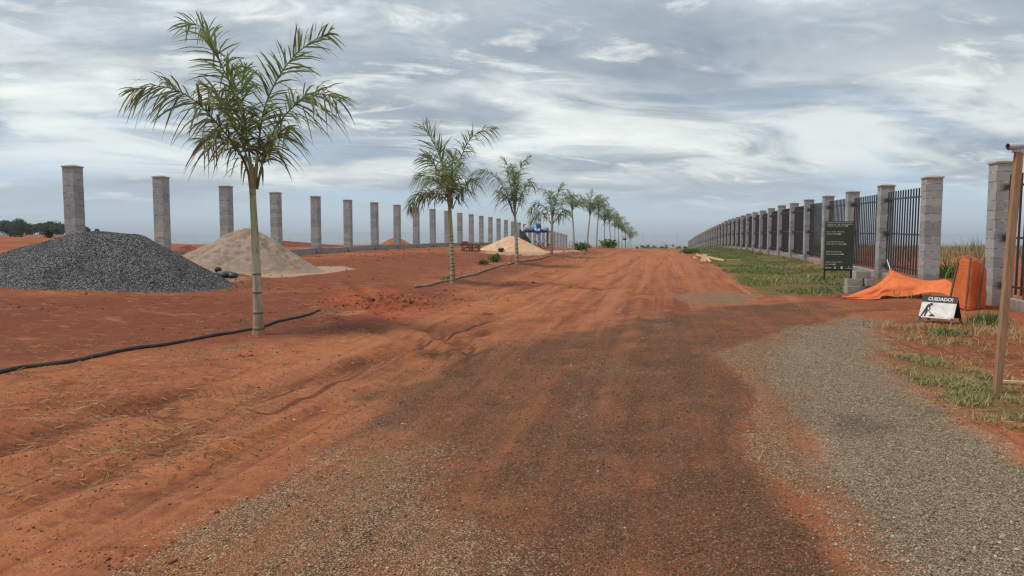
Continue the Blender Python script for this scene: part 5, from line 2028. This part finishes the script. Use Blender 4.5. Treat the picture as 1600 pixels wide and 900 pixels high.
nx_, ny_ = -np.sin(az) * w, np.cos(az) * w
z = full_h(X, Y) + .006
lift = rnd.uniform(0, .03, n)
V = np.stack([np.stack([X - dx - nx_, Y - dy - ny_, z], -1), np.stack([X - dx + nx_, Y - dy + ny_, z], -1),
              np.stack([X + dx + nx_, Y + dy + ny_, z + lift], -1), np.stack([X + dx - nx_, Y + dy - ny_, z + lift], -1),
              np.stack([X - dx, Y - dy, z + .006], -1), np.stack([X + dx, Y + dy, z + lift + .006], -1)], 1).reshape(-1, 3)
i = np.arange(n) * 6
F = np.concatenate([np.stack([i, i + 3, i + 5, i + 4], -1), np.stack([i + 2, i + 1, i + 4, i + 5], -1)])
o = np_mesh('straw', V, F, M['straw'], {'val': np.repeat(rnd.uniform(0, 1, n), 6)})
o['kind'] = 'stuff'

# loose stones on the gravelled parts, clods on the bare soil
N = 900000
Y = 3.0 + 14 * rnd.random(N) ** 1.7
X = rnd.uniform(-6.5, 8.5, N)
zc_ = -X * math.sin(_th) + Y * math.cos(_th); xc_ = X * math.cos(_th) + Y * math.sin(_th)
vis = np.abs(xc_) < .78 * zc_ + .3
X, Y = X[vis], Y[vis]
rag = (fbm(X * 1.4, Y * .7, 13, 5) - .5) * 2.3
mg, mt, md = (area_mask(k_, X, Y) for k_ in ('m_grey', 'm_tan', 'm_dark'))
pg = sst(mg + rag, .30, .95); pt_ = sst(mt + rag, .32, 1.0); pdk = sst(md + rag, .30, 1.1)
u = rnd.random(len(X))
tone = np.full(len(X), -1.0)
tone[(u < .03 + .05 * (fbm(X * .8, Y * .8, 19, 3) > .56))] = 3
tone[u < pdk * .30] = 0
tone[u < pt_ * .46] = 1
tone[u < pg * .72] = 2
mixd = rnd.random(len(X))
out_ = (tone < 0) & (mixd < .012) & (Y < 12)
tone[out_] = np.where(rnd.random(out_.sum()) < .6, 1, 2)
mixd = rnd.random(len(X))
tone[(tone == 2) & (mixd < .42)] = 1
tone[(tone == 1) & (mixd > .80)] = 0
tone[(tone == 0) & (mixd < .16)] = 1
k_ = tone >= 0
X, Y, tone = X[k_], Y[k_], tone[k_]
n = len(X)
rad = rnd.uniform(.0027, .006, n) * (1 + .2 * (tone == 2)) * (1 + 1.1 * (rnd.random(n) < .08)) * np.where(tone == 3, rnd.uniform(.5, 1.5, n), 1)
P = np.stack([X, Y, full_h(X, Y) + rad * .25], -1)
V, F = octas(P, rad, rnd, .75)
o = np_mesh('loose_stones', V, F, M['stone'], {'val': np.repeat(np.clip(rnd.normal(.45, .24, n), 0, 1), 6), 'tone': np.repeat(tone, 6)})
o['kind'] = 'stuff'
print('stones', n)

# clods and scraps over the worked earth at the left
n = 9000
Y = 8 + 38 * rnd.random(n) ** 1.3
X = rnd.uniform(-32, -3.6, n)
k_ = (fbm(X * .5, Y * .6, 23, 4) + rnd.uniform(-.12, .12, n)) > .52
fx = rnd.normal(FRESH[0], .9, 600); fy = rnd.normal(FRESH[1], 1.0, 600)
X = np.concatenate([X[k_], fx]); Y = np.concatenate([Y[k_], fy]); n = len(X)
rad = rnd.uniform(.008, .03, n) * (1 + 1.2 * (rnd.random(n) < .06)) * (.6 + .025 * Y)
P = np.stack([X, Y, full_h(X, Y) + rad * .2], -1)
V, F = octas(P, rad, rnd, .75)
tn_ = np.where(rnd.random(n) < .07, 1.0, 3.0)
a_ = rnd.uniform(0, 2 * math.pi, 1500); q_ = .97 + np.abs(rnd.normal(0, .10, 1500)); ca_, sa_ = math.cos(R(YAW + 14)), math.sin(R(YAW + 14))
ux, uy = 3.32 * q_ * np.cos(a_), 2.5 * q_ * np.sin(a_)
ex, ey = gc[0] + .10 + ux * ca_ - uy * sa_, gc[1] + .05 + ux * sa_ + uy * ca_
er = rnd.uniform(.010, .022, 1500)
V2, F2 = octas(np.stack([ex, ey, full_h(ex, ey) + er * .3], -1), er, rnd, .75)
V = np.concatenate([V, V2]); F = np.concatenate([F, F2 + n * 6]); tn_ = np.concatenate([tn_, np.full(1500, 2.0)]); n += 1500
o = np_mesh('earth_clods', V, F, M['stone'], {'val': np.repeat(np.clip(rnd.normal(.3, .22, n), 0, 1), 6), 'tone': np.repeat(tn_, 6)})
o['kind'] = 'stuff'
